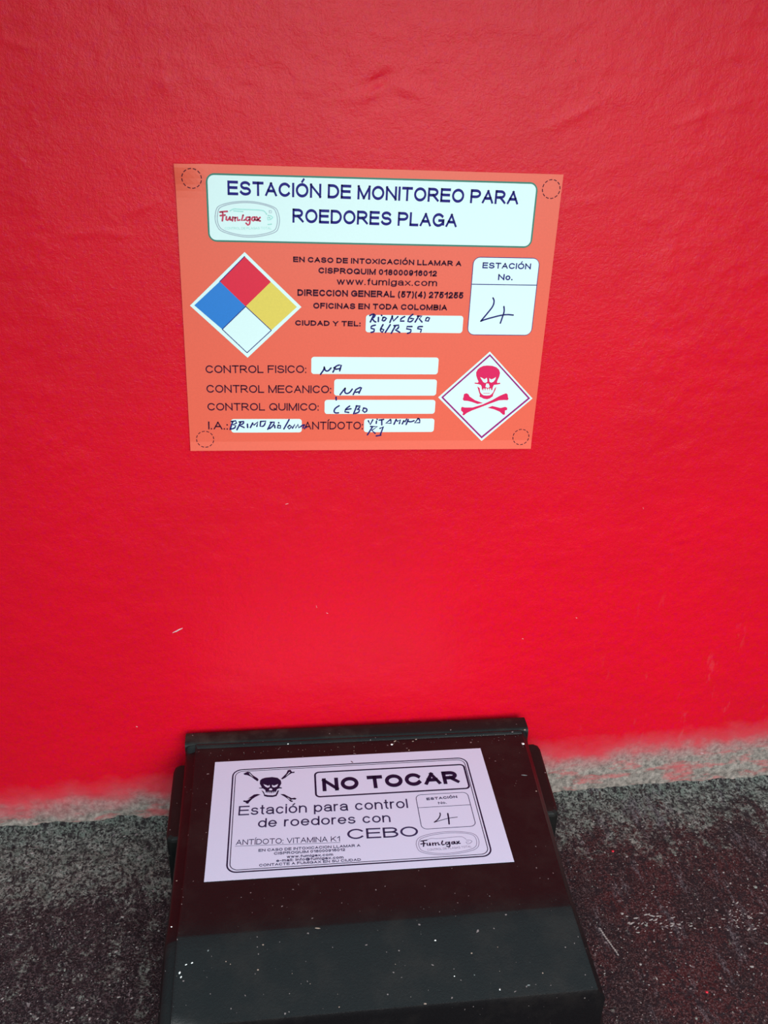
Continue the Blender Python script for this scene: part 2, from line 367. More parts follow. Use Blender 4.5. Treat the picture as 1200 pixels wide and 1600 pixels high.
SIGN = {'title_panel': (16.31, -41.01, 201.96, -4.58),
 'title': [('T',
 'ESTACIÓN DE MONITOREO PARA', 27.83, -15.75, 163.45, -1.25, 7.58, 0.028),('T',
 'ROEDORES PLAGA', 63.22, -29.69, 93.46, -0.65, 7.65, 0.028)],
 'text': [('T',
 'EN CASO DE INTOXICACIÓN LLAMAR A', 63.57, -51.51, 97.65, -0.75, 3.14, 0.058),('T',
 'CISPROQUIM 018000916012', 78.0, -57.67, 69.11, -0.75, 3.43, 0.058),('T',
 'www.fumigax.com', 88.68, -63.97, 59.02, -0.1, 3.88, 0.012),('T',
 'DIRECCION GENERAL (57)(4) 2751255', 65.98, -70.84, 97.86, -0.37, 3.91, 0.058),('T',
 'OFICINAS EN TODA COLOMBIA', 75.17, -78.18, 79.46, -0.24, 3.51, 0.058),('T',
 'CIUDAD Y TEL:', 64.61, -88.35, 38.78, -0.2, 3.22, 0.058),('T',
 'CONTROL FISICO:', 11.46, -117.71, 59.93, 0.25, 4.85, 0.012),('T',
 'CONTROL MECANICO:', 11.44, -129.97, 75.18, -0.3, 4.95, 0.012),('T',
 'CONTROL QUIMICO:', 11.51, -141.39, 67.6, -0.19, 4.87, 0.012),('T',
 'I.A.:', 11.4, -153.65, 12.11, -0.23, 5.18, 0.012),('T',
 'ANTÍDOTO:', 70.01, -153.97, 36.82, -0.07, 5.19, 0.012)],
 'boxtext': [('T',
 'ESTACIÓN', 173.85, -53.15, 29.07, -0.18, 3.46, 0.035),('T',
 'No.', 183.82, -59.9, 8.91, 0.01, 3.58, 0.035)],
 'fields': [(106.35, -92.03, 164.95, -81.49),(74.25, -118.01, 151.71, -107.31),(88.23, -131.75, 151.57, -121.26),(82.55, -143.71, 151.51, -134.53),(25.35, -155.86, 68.57, -146.95),(107.32, -155.91, 151.7, -146.92)],
 'station': (168.01, -93.16, 207.97, -46.62),
 'divider': -62.53,
 'four': [[(181.89, -70.46),(182.85, -72.04),(182.55, -75.24),(179.7, -79.28),(175.73, -84.57)], [(175.73, -84.57),(178.08, -83.53),(189.95, -80.18),(195.29, -80.65)], [(189.06, -75.57),(189.64, -78.37),(188.87, -81.61),(187.86, -85.68)]],
 'nf_out': [(36.23, -46.35),(68.31, -77.29),(36.41, -108.11),(4.3, -77.26)],
 'nf_in': [(36.18, -48.78),(65.64, -77.32),(36.18, -105.0),(6.8, -77.06)],
 'nf_mid': [(21.81, -63.13),(50.75, -62.93),(50.62, -91.34),(22.19, -90.98)],
 'nf_c': (36.09, -77.34),
 'gh_out': [(183.09, -103.35),(213.31, -133.59),(183.16, -162.28),(153.02, -132.87)],
 'gh_l1': [(183.24, -104.91),(211.82, -133.49),(183.0, -160.52),(154.89, -132.87)],
 'gh_l2': [(183.37, -106.26),(210.22, -133.38),(182.9, -158.93),(156.35, -132.87)],
 'skull': [[(182.39, -112.18),(185.56, -112.39),(188.13, -113.3),(189.98, -114.9),(190.75, -116.97),(190.53, -119.29),(189.63, -121.61),(189.41, -122.78),(189.7, -123.48),(191.38, -123.19),(191.58, -124.06),(189.8, -124.41),(187.66, -124.65),(187.12, -126.06),(186.87, -128.17),(186.16, -127.94),(186.07, -127.0),(185.38, -126.88),(185.09, -128.64),(184.82, -127.0),(184.01, -126.89),(183.72, -128.65),(183.46, -127.0),(182.64, -126.77),(182.38, -128.88),(181.99, -127.12),(181.29, -126.89),(181.13, -128.89),(180.62, -127.01),(180.4, -128.42),(179.94, -125.84),(179.39, -124.79),(177.64, -124.21),(175.35, -123.87),(175.29, -123.17),(177.33, -123.28),(177.72, -122.58),(176.76, -120.73),(175.9, -118.65),(175.72, -116.57),(176.45, -114.73),(177.79, -113.46),(179.94, -112.42)], [(177.2, -125.62),(178.78, -126.78),(179.35, -129.36),(180.51, -130.77),(181.71, -131.48),(183.79, -131.71),(185.59, -131.52),(186.66, -130.76),(187.66, -129.34),(188.34, -126.99),(189.25, -125.82),(188.89, -127.93),(187.8, -130.76),(187.6, -132.17),(185.79, -133.6),(184.01, -134.07),(181.92, -133.72),(180.47, -132.9),(179.18, -132.43),(179.28, -131.01),(178.27, -128.66)], [(181.34, -129.95),(185.44, -129.94),(185.47, -130.24),(181.37, -130.25)]],
 'skull_holes': [[(178.47, -119.68),(179.99, -120.25),(181.2, -121.06),(182.68, -120.01),(183.17, -121.64),(183.17, -122.8),(181.87, -123.39),(180.68, -122.81),(179.65, -121.41)], [(184.17, -120.24),(185.5, -121.05),(186.82, -120.69),(188.4, -119.53),(188.2, -120.92),(187.23, -122.55),(185.7, -123.21),(184.62, -122.56)], [(182.69, -123.73),(184.18, -123.84),(185.03, -125.59),(184.66, -126.49),(183.29, -126.49),(182.32, -125.84)]],
 'bones': [[(168.07, -139.93),(168.63, -139.11),(170.4, -139.55),(175.39, -139.55),(181.52, -137.57),(187.56, -134.61),(191.51, -132.1),(194.27, -130.79),(196.04, -130.09),(197.07, -130.9),(197.35, -132.53),(197.91, -133.89),(197.31, -134.71),(194.93, -134.6),(191.79, -134.83),(186.21, -137.02),(179.62, -139.76),(175.04, -141.58),(172.02, -143.23),(170.31, -144.77),(169.23, -144.5),(169.63, -142.95),(168.21, -141.58)], [(168.65, -134.2),(169.04, -132.57),(169.14, -130.68),(170.66, -130.14),(171.9, -130.67),(172.93, -132.3),(176.54, -134.74),(181.86, -136.64),(178.34, -137.19),(174.54, -135.83),(171.87, -135.18),(169.5, -135.02)], [(184.89, -139.76),(187.94, -138.55),(193.36, -139.92),(196.18, -139.09),(197.68, -139.75),(197.72, -141.19),(196.44, -141.57),(196.57, -144.34),(195.52, -144.5),(193.08, -142.4),(189.21, -140.75)]],
 'marks': [((8.88, -7.53), 5.18),((209.82, -8.0), 5.11),((9.25, -160.1), 5.21),((208.66, -159.61), 5.22)],
 'hand': [[[(111.01, -81.09),(109.03, -85.74)], [(108.62, -81.93),(110.46, -80.83),(111.84, -81.63),(111.08, -82.99),(110.03, -83.66),(111.45, -85.44),(112.27, -85.71)], [(113.78, -82.97),(113.78, -85.42)], [(116.6, -82.94),(116.03, -84.85),(117.39, -85.11),(118.57, -83.47),(117.02, -82.66),(116.39, -83.21)], [(115.51, -81.59),(115.74, -81.86)], [(122.13, -82.07),(120.69, -85.9)], [(121.86, -82.07),(122.82, -85.06),(125.4, -82.31)], [(129.47, -82.27),(127.35, -83.38),(126.89, -85.03),(129.07, -85.0)], [(134.28, -80.86),(131.94, -82.79),(131.53, -85.26),(133.45, -85.51),(134.98, -83.58),(133.06, -83.33)], [(137.87, -81.91),(135.91, -85.49)], [(137.06, -81.92),(139.78, -81.9),(138.25, -83.55),(140.0, -85.45)], [(142.57, -82.96),(142.02, -84.61),(143.79, -84.87),(144.48, -82.94),(143.1, -82.68)], [(112.08, -87.63),(109.66, -88.2),(109.6, -89.57),(111.63, -90.1),(111.42, -91.65),(109.69, -92.05)], [(116.68, -87.31),(114.91, -90.62),(116.33, -91.99),(117.35, -90.33),(115.69, -89.79)], [(121.02, -87.27),(118.24, -91.98)], [(124.05, -88.07),(121.81, -92.5)], [(123.22, -87.8),(126.2, -87.5),(126.03, -89.43),(124.16, -90.27),(126.97, -91.9)], [(134.16, -88.25),(131.15, -88.28),(130.95, -89.66),(133.72, -90.19),(133.54, -91.85),(131.65, -92.42)], [(140.45, -88.2),(137.98, -88.22),(137.51, -89.44),(140.01, -89.97),(139.55, -91.52)]], [[(82.06, -113.6),(81.89, -115.21),(79.8, -118.24)], [(82.07, -113.8),(82.68, -116.01),(84.43, -116.2),(86.14, -114.18)], [(88.66, -113.97),(87.35, -116.8)], [(87.88, -114.17),(90.17, -112.36),(92.31, -112.34),(91.42, -115.97)], [(89.06, -114.97),(91.77, -114.56)]], [[(94.99, -126.95),(94.04, -128.19),(91.95, -131.16)], [(94.99, -126.95),(94.66, -129.63),(96.07, -130.66),(98.01, -129.62),(99.33, -127.56)], [(101.51, -127.96),(100.02, -131.06)], [(101.51, -127.96),(103.83, -126.52),(105.01, -126.51),(103.55, -130.23)], [(101.56, -129.61),(103.91, -129.2)], [(89.5, -132.74),(89.65, -134.61)], [(91.51, -138.35),(89.17, -139.82),(88.22, -141.92),(89.23, -143.18),(91.21, -142.97)], [(98.05, -138.56),(95.72, -140.24),(95.09, -142.34),(97.57, -142.76)], [(95.73, -140.87),(98.89, -140.32)], [(102.41, -138.35),(100.58, -143.6)], [(102.02, -138.56),(104.6, -138.55),(103.86, -140.02),(102.48, -140.65),(104.29, -141.07),(103.74, -142.76),(101.57, -143.39)], [(106.84, -140.02),(106.09, -141.49),(107.53, -142.76),(108.89, -141.7),(108.64, -140.23),(106.63, -139.81)]], [[(26.41, -148.54),(24.66, -153.71)], [(25.5, -148.54),(28.25, -148.06),(28.66, -149.53),(26.35, -150.75),(28.16, -151.25),(27.42, -152.97),(25.12, -153.46)], [(31.18, -149.04),(28.77, -153.96)], [(30.28, -148.79),(33.25, -148.55),(32.76, -150.02),(30.45, -151.01),(33.16, -152.49)], [(35.27, -150.27),(35.36, -152.49)], [(38.49, -149.54),(37.05, -152.5)], [(38.49, -149.54),(39.15, -151.02),(41.71, -148.8),(40.97, -151.76)], [(43.31, -148.56),(43.03, -151.76),(45.33, -151.77),(46.53, -148.32),(43.31, -148.56)], [(49.72, -149.55),(47.6, -153.75)], [(49.27, -149.06),(51.8, -149.06),(51.09, -151.28),(48.76, -153.26)], [(51.91, -151.28),(51.99, -152.77)], [(54.08, -151.04),(53.61, -152.77),(55.45, -153.02),(55.46, -151.29),(54.08, -151.04)], [(54.32, -149.31),(54.46, -149.56)], [(60.78, -147.35),(57.52, -153.52)], [(61.0, -151.05),(59.84, -152.28),(60.76, -153.53),(62.38, -152.04),(61.0, -151.05)], [(62.84, -153.03),(64.23, -150.56),(64.69, -153.04),(66.31, -150.56),(66.78, -152.79),(69.09, -151.06),(70.47, -150.56),(69.1, -153.04),(71.41, -152.55)]], [[(109.92, -148.27),(111.22, -150.83),(112.71, -147.63)], [(115.03, -148.49),(114.93, -149.98)], [(115.38, -147.21),(115.51, -147.42)], [(116.73, -147.85),(119.53, -147.43)], [(118.33, -147.64),(118.48, -151.05)], [(123.76, -147.43),(121.05, -149.99),(124.28, -149.99),(123.97, -147.64)], [(127.38, -147.43),(126.13, -150.64)], [(127.38, -147.43),(128.25, -148.71),(130.02, -147.65),(129.54, -150.21)], [(132.27, -148.29),(131.37, -150.43)], [(132.27, -148.29),(132.92, -149.15),(134.03, -147.22)], [(135.05, -147.44),(133.83, -150.86)], [(135.13, -148.72),(136.77, -149.15),(138.74, -148.3)], [(141.29, -146.8),(139.24, -149.79),(142.47, -149.58),(142.11, -147.02),(141.08, -146.8)], [(112.69, -152.33),(111.36, -154.69),(109.66, -157.7)], [(111.47, -152.11),(115.7, -152.12),(112.37, -154.69),(114.47, -156.64)], [(117.37, -153.41),(119.53, -152.13),(117.93, -157.29)], [(115.27, -158.5),(118.16, -157.94)]]],
 'logo': [[(20.6, -27.03),(21.25, -23.59),(22.73, -21.45),(29.29, -19.51),(37.4, -18.67),(45.15, -19.19),(53.97, -21.58),(55.38, -24.3),(56.24, -28.09),(55.68, -31.92),(54.4, -35.1),(46.65, -37.34),(38.38, -38.36),(30.55, -37.27),(23.14, -35.12),(21.45, -32.55),(20.51, -29.45),(20.6, -27.03)], [(21.83, -27.01),(22.28, -24.26),(23.41, -22.18),(29.63, -20.19),(37.39, -19.35),(45.14, -19.87),(52.91, -21.94),(54.3, -24.67),(54.99, -28.11),(54.6, -31.59),(53.33, -34.41),(46.66, -36.46),(38.4, -37.48),(30.57, -36.5),(24.05, -34.41),(22.35, -32.18),(21.67, -29.43),(21.83, -27.01)]],
 'logo_teal': [[(28.8, -24.13),(30.95, -22.89),(33.42, -23.18),(46.86, -23.26),(48.26, -24.44),(48.96, -25.46)], [(30.92, -24.09),(35.86, -24.34)], [(49.66, -26.13),(51.44, -26.27),(52.32, -27.12),(51.24, -28.18),(49.63, -28.56),(49.29, -27.18),(50.72, -27.32)], [(49.6, -30.99),(51.57, -30.78)]],
 'logo_word': [[(23.32, -24.92),(25.26, -24.61),(27.38, -24.43)], [(24.62, -24.83),(25.03, -26.26),(24.46, -29.55)], [(23.43, -26.81),(26.09, -26.41)], [(26.76, -27.26),(26.6, -28.99),(27.59, -29.25),(28.7, -27.4)], [(28.7, -27.4),(28.83, -29.22),(29.44, -28.93)], [(30.3, -27.37),(29.99, -29.44)], [(30.28, -27.88),(31.36, -27.35),(31.48, -29.42)], [(31.59, -27.86),(32.77, -27.39),(32.9, -29.22),(33.98, -28.85)], [(35.99, -26.22),(35.03, -29.18),(36.82, -28.8)], [(39.33, -27.37),(37.92, -27.22),(37.36, -28.44),(38.23, -29.29),(39.31, -28.58)], [(39.69, -27.19),(39.62, -30.82),(38.53, -31.54),(37.49, -30.52)], [(42.35, -27.31),(41.11, -27.16),(40.55, -28.55),(41.43, -29.23),(42.33, -28.35)], [(42.46, -27.14),(42.5, -29.04),(43.4, -28.67)], [(43.42, -27.12),(44.46, -29.0),(45.35, -29.16)], [(45.3, -27.25),(43.57, -29.02)]],
 'logo_r': [(50.4, -23.54),(51.65, -23.51),(51.63, -24.72),(50.39, -24.74),(50.4, -23.54)],
 'logo_text': [('T',
 'CONTROL DE PLAGAS TOTAL', 25.65, -34.21, 25.89, 0.64, 1.29, 0.0)]}
LABEL = {'frame': (12.28, -100.19, 173.85, -8.81),
 'notouch': (67.37, -40.47, 171.12, -15.43),
 'heavy': [('T',
 'NO TOCAR', 72.56, -34.9, 92.26, 0.45, 12.45, 0.062)],
 'text': [('T',
 'Estación para control', 17.81, -52.73, 109.37, -2.11, 8.45, 0.0),('T',
 'de roedores con', 30.44, -64.32, 84.03, -2.12, 7.87, 0.0),('T',
 'CEBO', 86.04, -78.95, 44.57, -1.05, 8.59, 0.0),('T',
 'ANTÍDOTO: VITAMINA K1', 17.31, -78.11, 64.0, -2.21, 4.54, 0.0),('T',
 'EN CASO DE INTOXICACION LLAMAR A', 31.28, -84.66, 62.3, -1.02, 2.24, 0.035),('T',
 'CISPROQUIM 018000916012', 40.68, -87.86, 43.35, -0.47, 2.17, 0.035),('T',
 'www.fumigax.com', 48.41, -91.11, 28.06, -0.47, 2.1, 0.035),('T',
 'e-mail: info@fumigax.com', 42.13, -93.74, 40.53, -0.6, 2.18, 0.035),('T',
 'CONTACTE A FUMIGAX EN SU CIUDAD', 31.89, -96.46, 61.09, -0.61, 2.06, 0.035),('T',
 'ESTACIÓN', 140.16, -48.9, 20.51, 0.62, 2.37, 0.058),('T',
 'No.', 147.27, -53.11, 5.61, 0.12, 2.28, 0.03)],
 'underline': [(17.07, -78.93),(81.34, -81.17)],
 'station': (133.19, -74.56, 168.36, -43.1),
 'divider': -55.22,
 'four': [[(147.02, -61.02),(147.08, -62.89),(145.18, -66.43),(142.13, -68.92)], [(142.13, -68.92),(151.49, -66.03),(157.6, -65.62)], [(151.95, -61.93),(151.8, -66.37),(151.3, -71.2)]],
 'logo': [[(128.06, -86.34),(128.94, -82.96),(131.23, -80.53),(138.96, -78.24),(150.05, -77.38),(158.65, -78.39),(164.89, -80.21),(167.36, -83.23),(167.5, -88.45),(165.36, -93.4),(157.67, -95.58),(146.37, -96.88),(136.35, -95.77),(129.52, -92.98),(128.25, -89.77),(128.06, -86.34)], [(129.55, -86.46),(130.36, -83.65),(132.16, -81.6),(139.65, -79.47),(149.85, -78.55),(158.46, -79.44),(164.06, -81.08),(165.96, -83.7),(166.01, -88.33),(164.25, -92.46),(157.01, -94.52),(146.55, -95.78),(136.53, -94.56),(130.7, -92.12),(129.68, -89.32),(129.55, -86.46)]],
 'logo_line': [[(135.15, -83.47),(138.36, -82.29),(141.27, -83.11),(156.64, -82.22),(158.61, -83.38),(159.64, -84.92)], [(159.69, -85.79),(162.1, -85.7),(163.16, -86.94),(161.77, -88.55),(159.75, -88.96),(159.22, -87.19),(160.98, -87.05)]],
 'logo_word': [[(131.37, -84.2),(135.11, -83.76)], [(132.65, -84.3),(133.04, -86.18),(132.34, -88.69)], [(131.04, -86.59),(133.89, -86.25)], [(134.95, -86.34),(134.92, -88.05),(136.19, -88.16),(136.7, -86.19)], [(136.7, -86.19),(136.83, -88.21)], [(138.4, -86.33),(138.32, -88.33)], [(138.53, -86.92),(139.94, -86.17),(140.03, -88.36)], [(140.34, -86.9),(141.75, -86.21),(141.97, -88.35),(142.65, -88.12)], [(144.85, -85.14),(143.9, -87.08),(144.31, -88.54),(145.46, -88.06)], [(148.3, -86.58),(146.8, -86.45),(146.36, -87.85),(147.56, -88.41),(148.37, -87.45)], [(148.98, -86.35),(148.71, -90.04),(147.88, -90.37),(146.72, -89.59)], [(151.77, -86.46),(150.46, -86.58),(150.19, -88.17),(151.34, -88.26),(151.92, -86.88)], [(152.15, -86.32),(152.21, -88.22),(153.03, -87.95)], [(153.51, -86.43),(154.52, -88.07),(155.39, -88.03)], [(155.05, -86.27),(153.4, -88.32)]],
 'logo_text': [('T',
 'CONTROL DE PLAGAS TOTAL', 134.32, -92.64, 27.6, 0.74, 1.7, 0.0)],
 'skull': [[(34.43, -18.65),(39.19, -18.29),(42.77, -19.35),(44.96, -22.15),(45.36, -25.08),(44.0, -28.39),(45.76, -29.22),(45.57, -29.95),(43.81, -29.8),(42.45, -30.53),(41.5, -33.55),(40.9, -32.1),(40.34, -34.29),(39.73, -32.0),(38.98, -34.46),(38.37, -31.88),(37.82, -34.36),(37.2, -31.79),(36.46, -33.97),(36.04, -31.97),(35.29, -33.59),(34.65, -30.45),(33.06, -28.9),(30.52, -28.68),(30.51, -28.12),(32.46, -28.0),(31.0, -24.16),(31.12, -20.99),(32.47, -19.36)], [(32.12, -30.52),(33.71, -32.06),(34.54, -34.92),(36.68, -35.66),(39.78, -36.03),(41.51, -35.5),(42.84, -31.69),(43.82, -31.49),(43.05, -34.52),(42.1, -36.94),(39.41, -37.66),(35.93, -37.15),(33.99, -36.26),(33.75, -34.3)]],
 'skull_holes': [[(33.37, -24.93),(35.35, -25.96),(36.54, -26.91),(37.51, -25.85),(37.65, -27.86),(36.18, -28.59),(34.59, -27.32)], [(39.08, -25.98),(40.46, -26.96),(43.2, -25.47),(42.43, -27.98),(40.48, -28.67),(39.3, -28.0)], [(37.75, -29.29),(38.92, -29.39),(39.41, -30.96),(38.56, -31.34),(37.0, -30.92)]],
 'bones': [[(19.78, -13.3),(21.14, -12.53),(22.51, -11.57),(24.12, -12.18),(25.18, -14.05),(26.84, -16.25),(29.28, -18.51),(30.2, -20.33),(29.36, -21.71),(27.33, -19.51),(24.87, -16.68),(22.43, -15.0),(20.42, -14.54)], [(45.15, -20.43),(46.73, -18.22),(48.73, -15.44),(49.74, -12.25),(51.55, -11.99),(52.14, -13.35),(52.73, -14.29),(54.34, -14.01),(54.12, -15.3),(52.32, -15.45),(50.32, -17.05),(47.92, -19.78),(45.94, -21.08)], [(20.44, -39.54),(21.38, -39.23),(22.16, -39.52),(24.38, -37.12),(27.37, -34.32),(29.68, -33.96),(31.63, -34.57),(28.59, -36.37),(26.34, -38.39),(24.69, -40.71),(23.8, -42.54),(22.45, -42.16),(22.02, -40.93),(20.87, -40.67)], [(44.61, -35.21),(47.13, -35.53),(49.83, -37.87),(52.13, -39.72),(54.06, -39.33),(55.21, -40.25),(54.43, -41.28),(52.12, -40.81),(51.54, -41.75),(52.88, -42.25),(52.29, -43.29),(50.96, -42.63),(49.43, -40.04),(47.12, -37.64),(45.19, -35.92)]],
 'bone_holes': [[(23.35, -13.01),(24.17, -13.67),(26.48, -17.4),(26.07, -17.07),(24.21, -14.85)], [(51.33, -14.47),(49.52, -16.98),(48.32, -18.06),(49.93, -15.54),(50.73, -14.12)], [(21.78, -39.65),(23.31, -39.4),(25.54, -37.38),(24.02, -37.92)], [(49.05, -38.35),(50.97, -40.72),(51.54, -41.31),(50.2, -40.65)]]}

class Print:
    """flat print on a sheet: x right, y up, z out of the sheet, in mm"""
    def __init__(s, warp=None): s.warp = warp or (lambda x, y: 0.0)
    def make(s, name, V, F, mat, parent, z):
        W = [(x * 0.001, y * 0.001, (z + s.warp(x, y)) * 0.001) for x, y in V]
        return new_obj(name, W, F, mat, parent)

def rr(x0, y0, x1, y1, r, n=7):
    pts = []
    for cx, cy, a in ((x1 - r, y1 - r, 0), (x0 + r, y1 - r, 90), (x0 + r, y0 + r, 180), (x1 - r, y0 + r, 270)):
        for i in range(n + 1):
            t = math.radians(a + 90 * i / n); pts.append((cx + r * math.cos(t), cy + r * math.sin(t)))
    return pts

def merge(parts):
    V, F = [], []
    for v, f in parts:
        b = len(V); V += list(v); F += [tuple(b + k for k in q) for q in f]
    return V, F

def fill(pts):
    """ear clipping of a simple outline"""
    V = [tuple(p) for p in pts]
    area = sum(V[i - 1][0] * V[i][1] - V[i][0] * V[i - 1][1] for i in range(len(V)))
    idx = list(range(len(V)))
    if area < 0: idx.reverse()
    cr = lambda a, b, c: (b[0] - a[0]) * (c[1] - a[1]) - (b[1] - a[1]) * (c[0] - a[0])
    F = []
    while len(idx) > 3:
        for k in range(len(idx)):
            ia, ib, ic = idx[k - 1], idx[k], idx[(k + 1) % len(idx)]
            a, b, c = V[ia], V[ib], V[ic]
            if cr(a, b, c) <= 1e-9: continue
            if any(cr(a, b, V[m]) >= 0 and cr(b, c, V[m]) >= 0 and cr(c, a, V[m]) >= 0 for m in idx if m not in (ia, ib, ic)): continue
            F.append((ia, ib, ic)); idx.pop(k); break
        else:
            idx.pop(0)
    F.append(tuple(idx))
    return V, F

def ring(outer, inner):
    n = len(outer)
    return outer + inner, [(i, (i + 1) % n, n + (i + 1) % n, n + i) for i in range(n)]

def rr_ring(q, r, w):
    x0, y0, x1, y1 = q
    a, b = ring(rr(x0, y0, x1, y1, r), rr(x0 + w, y0 + w, x1 - w, y1 - w, max(0.1, r - w)))
    return a, b

def stroke(pl, w, taper=True):
    V, F = [], []
    # round the gentle bends of the pen line, keep its sharp turns
    p = [Vector(q) for q in pl]
    for _ in range(2):
        if len(p) < 3: break
        q = [p[0]]
        for i in range(1, len(p) - 1):
            a, b = p[i] - p[i - 1], p[i + 1] - p[i]
            if a.length > 1e-6 and b.length > 1e-6 and a.angle(b) < math.radians(75):
                q += [p[i].lerp(p[i - 1], 0.25), p[i].lerp(p[i + 1], 0.25)]
            else: q.append(p[i])
        p = q + [p[-1]]
    n = len(p)
    for i, c in enumerate(p):
        d = (p[min(n - 1, i + 1)] - p[max(0, i - 1)])
        d = d.normalized() if d.length > 1e-6 else Vector((1, 0))
        ww = w / 2
        V += [(c.x - d.y * ww, c.y + d.x * ww), (c.x + d.y * ww, c.y - d.x * ww)]
    for i in range(n - 1): F.append((2 * i, 2 * i + 1, 2 * i + 3, 2 * i + 2))
    for c in (p[0], p[-1]):
        b = len(V)
        V += [(c.x + w / 2 * math.cos(t * math.pi / 4), c.y + w / 2 * math.sin(t * math.pi / 4)) for t in range(8)]
        F.append(tuple(range(b, b + 8)))
    return V, F

def arc(cx, cy, rx, ry, a0, a1, n=None):
    n = n or max(4, int(abs(a1 - a0) / 16))
    return [(cx + rx * math.cos(math.radians(a0 + (a1 - a0) * i / n)), cy + ry * math.sin(math.radians(a0 + (a1 - a0) * i / n))) for i in range(n + 1)]

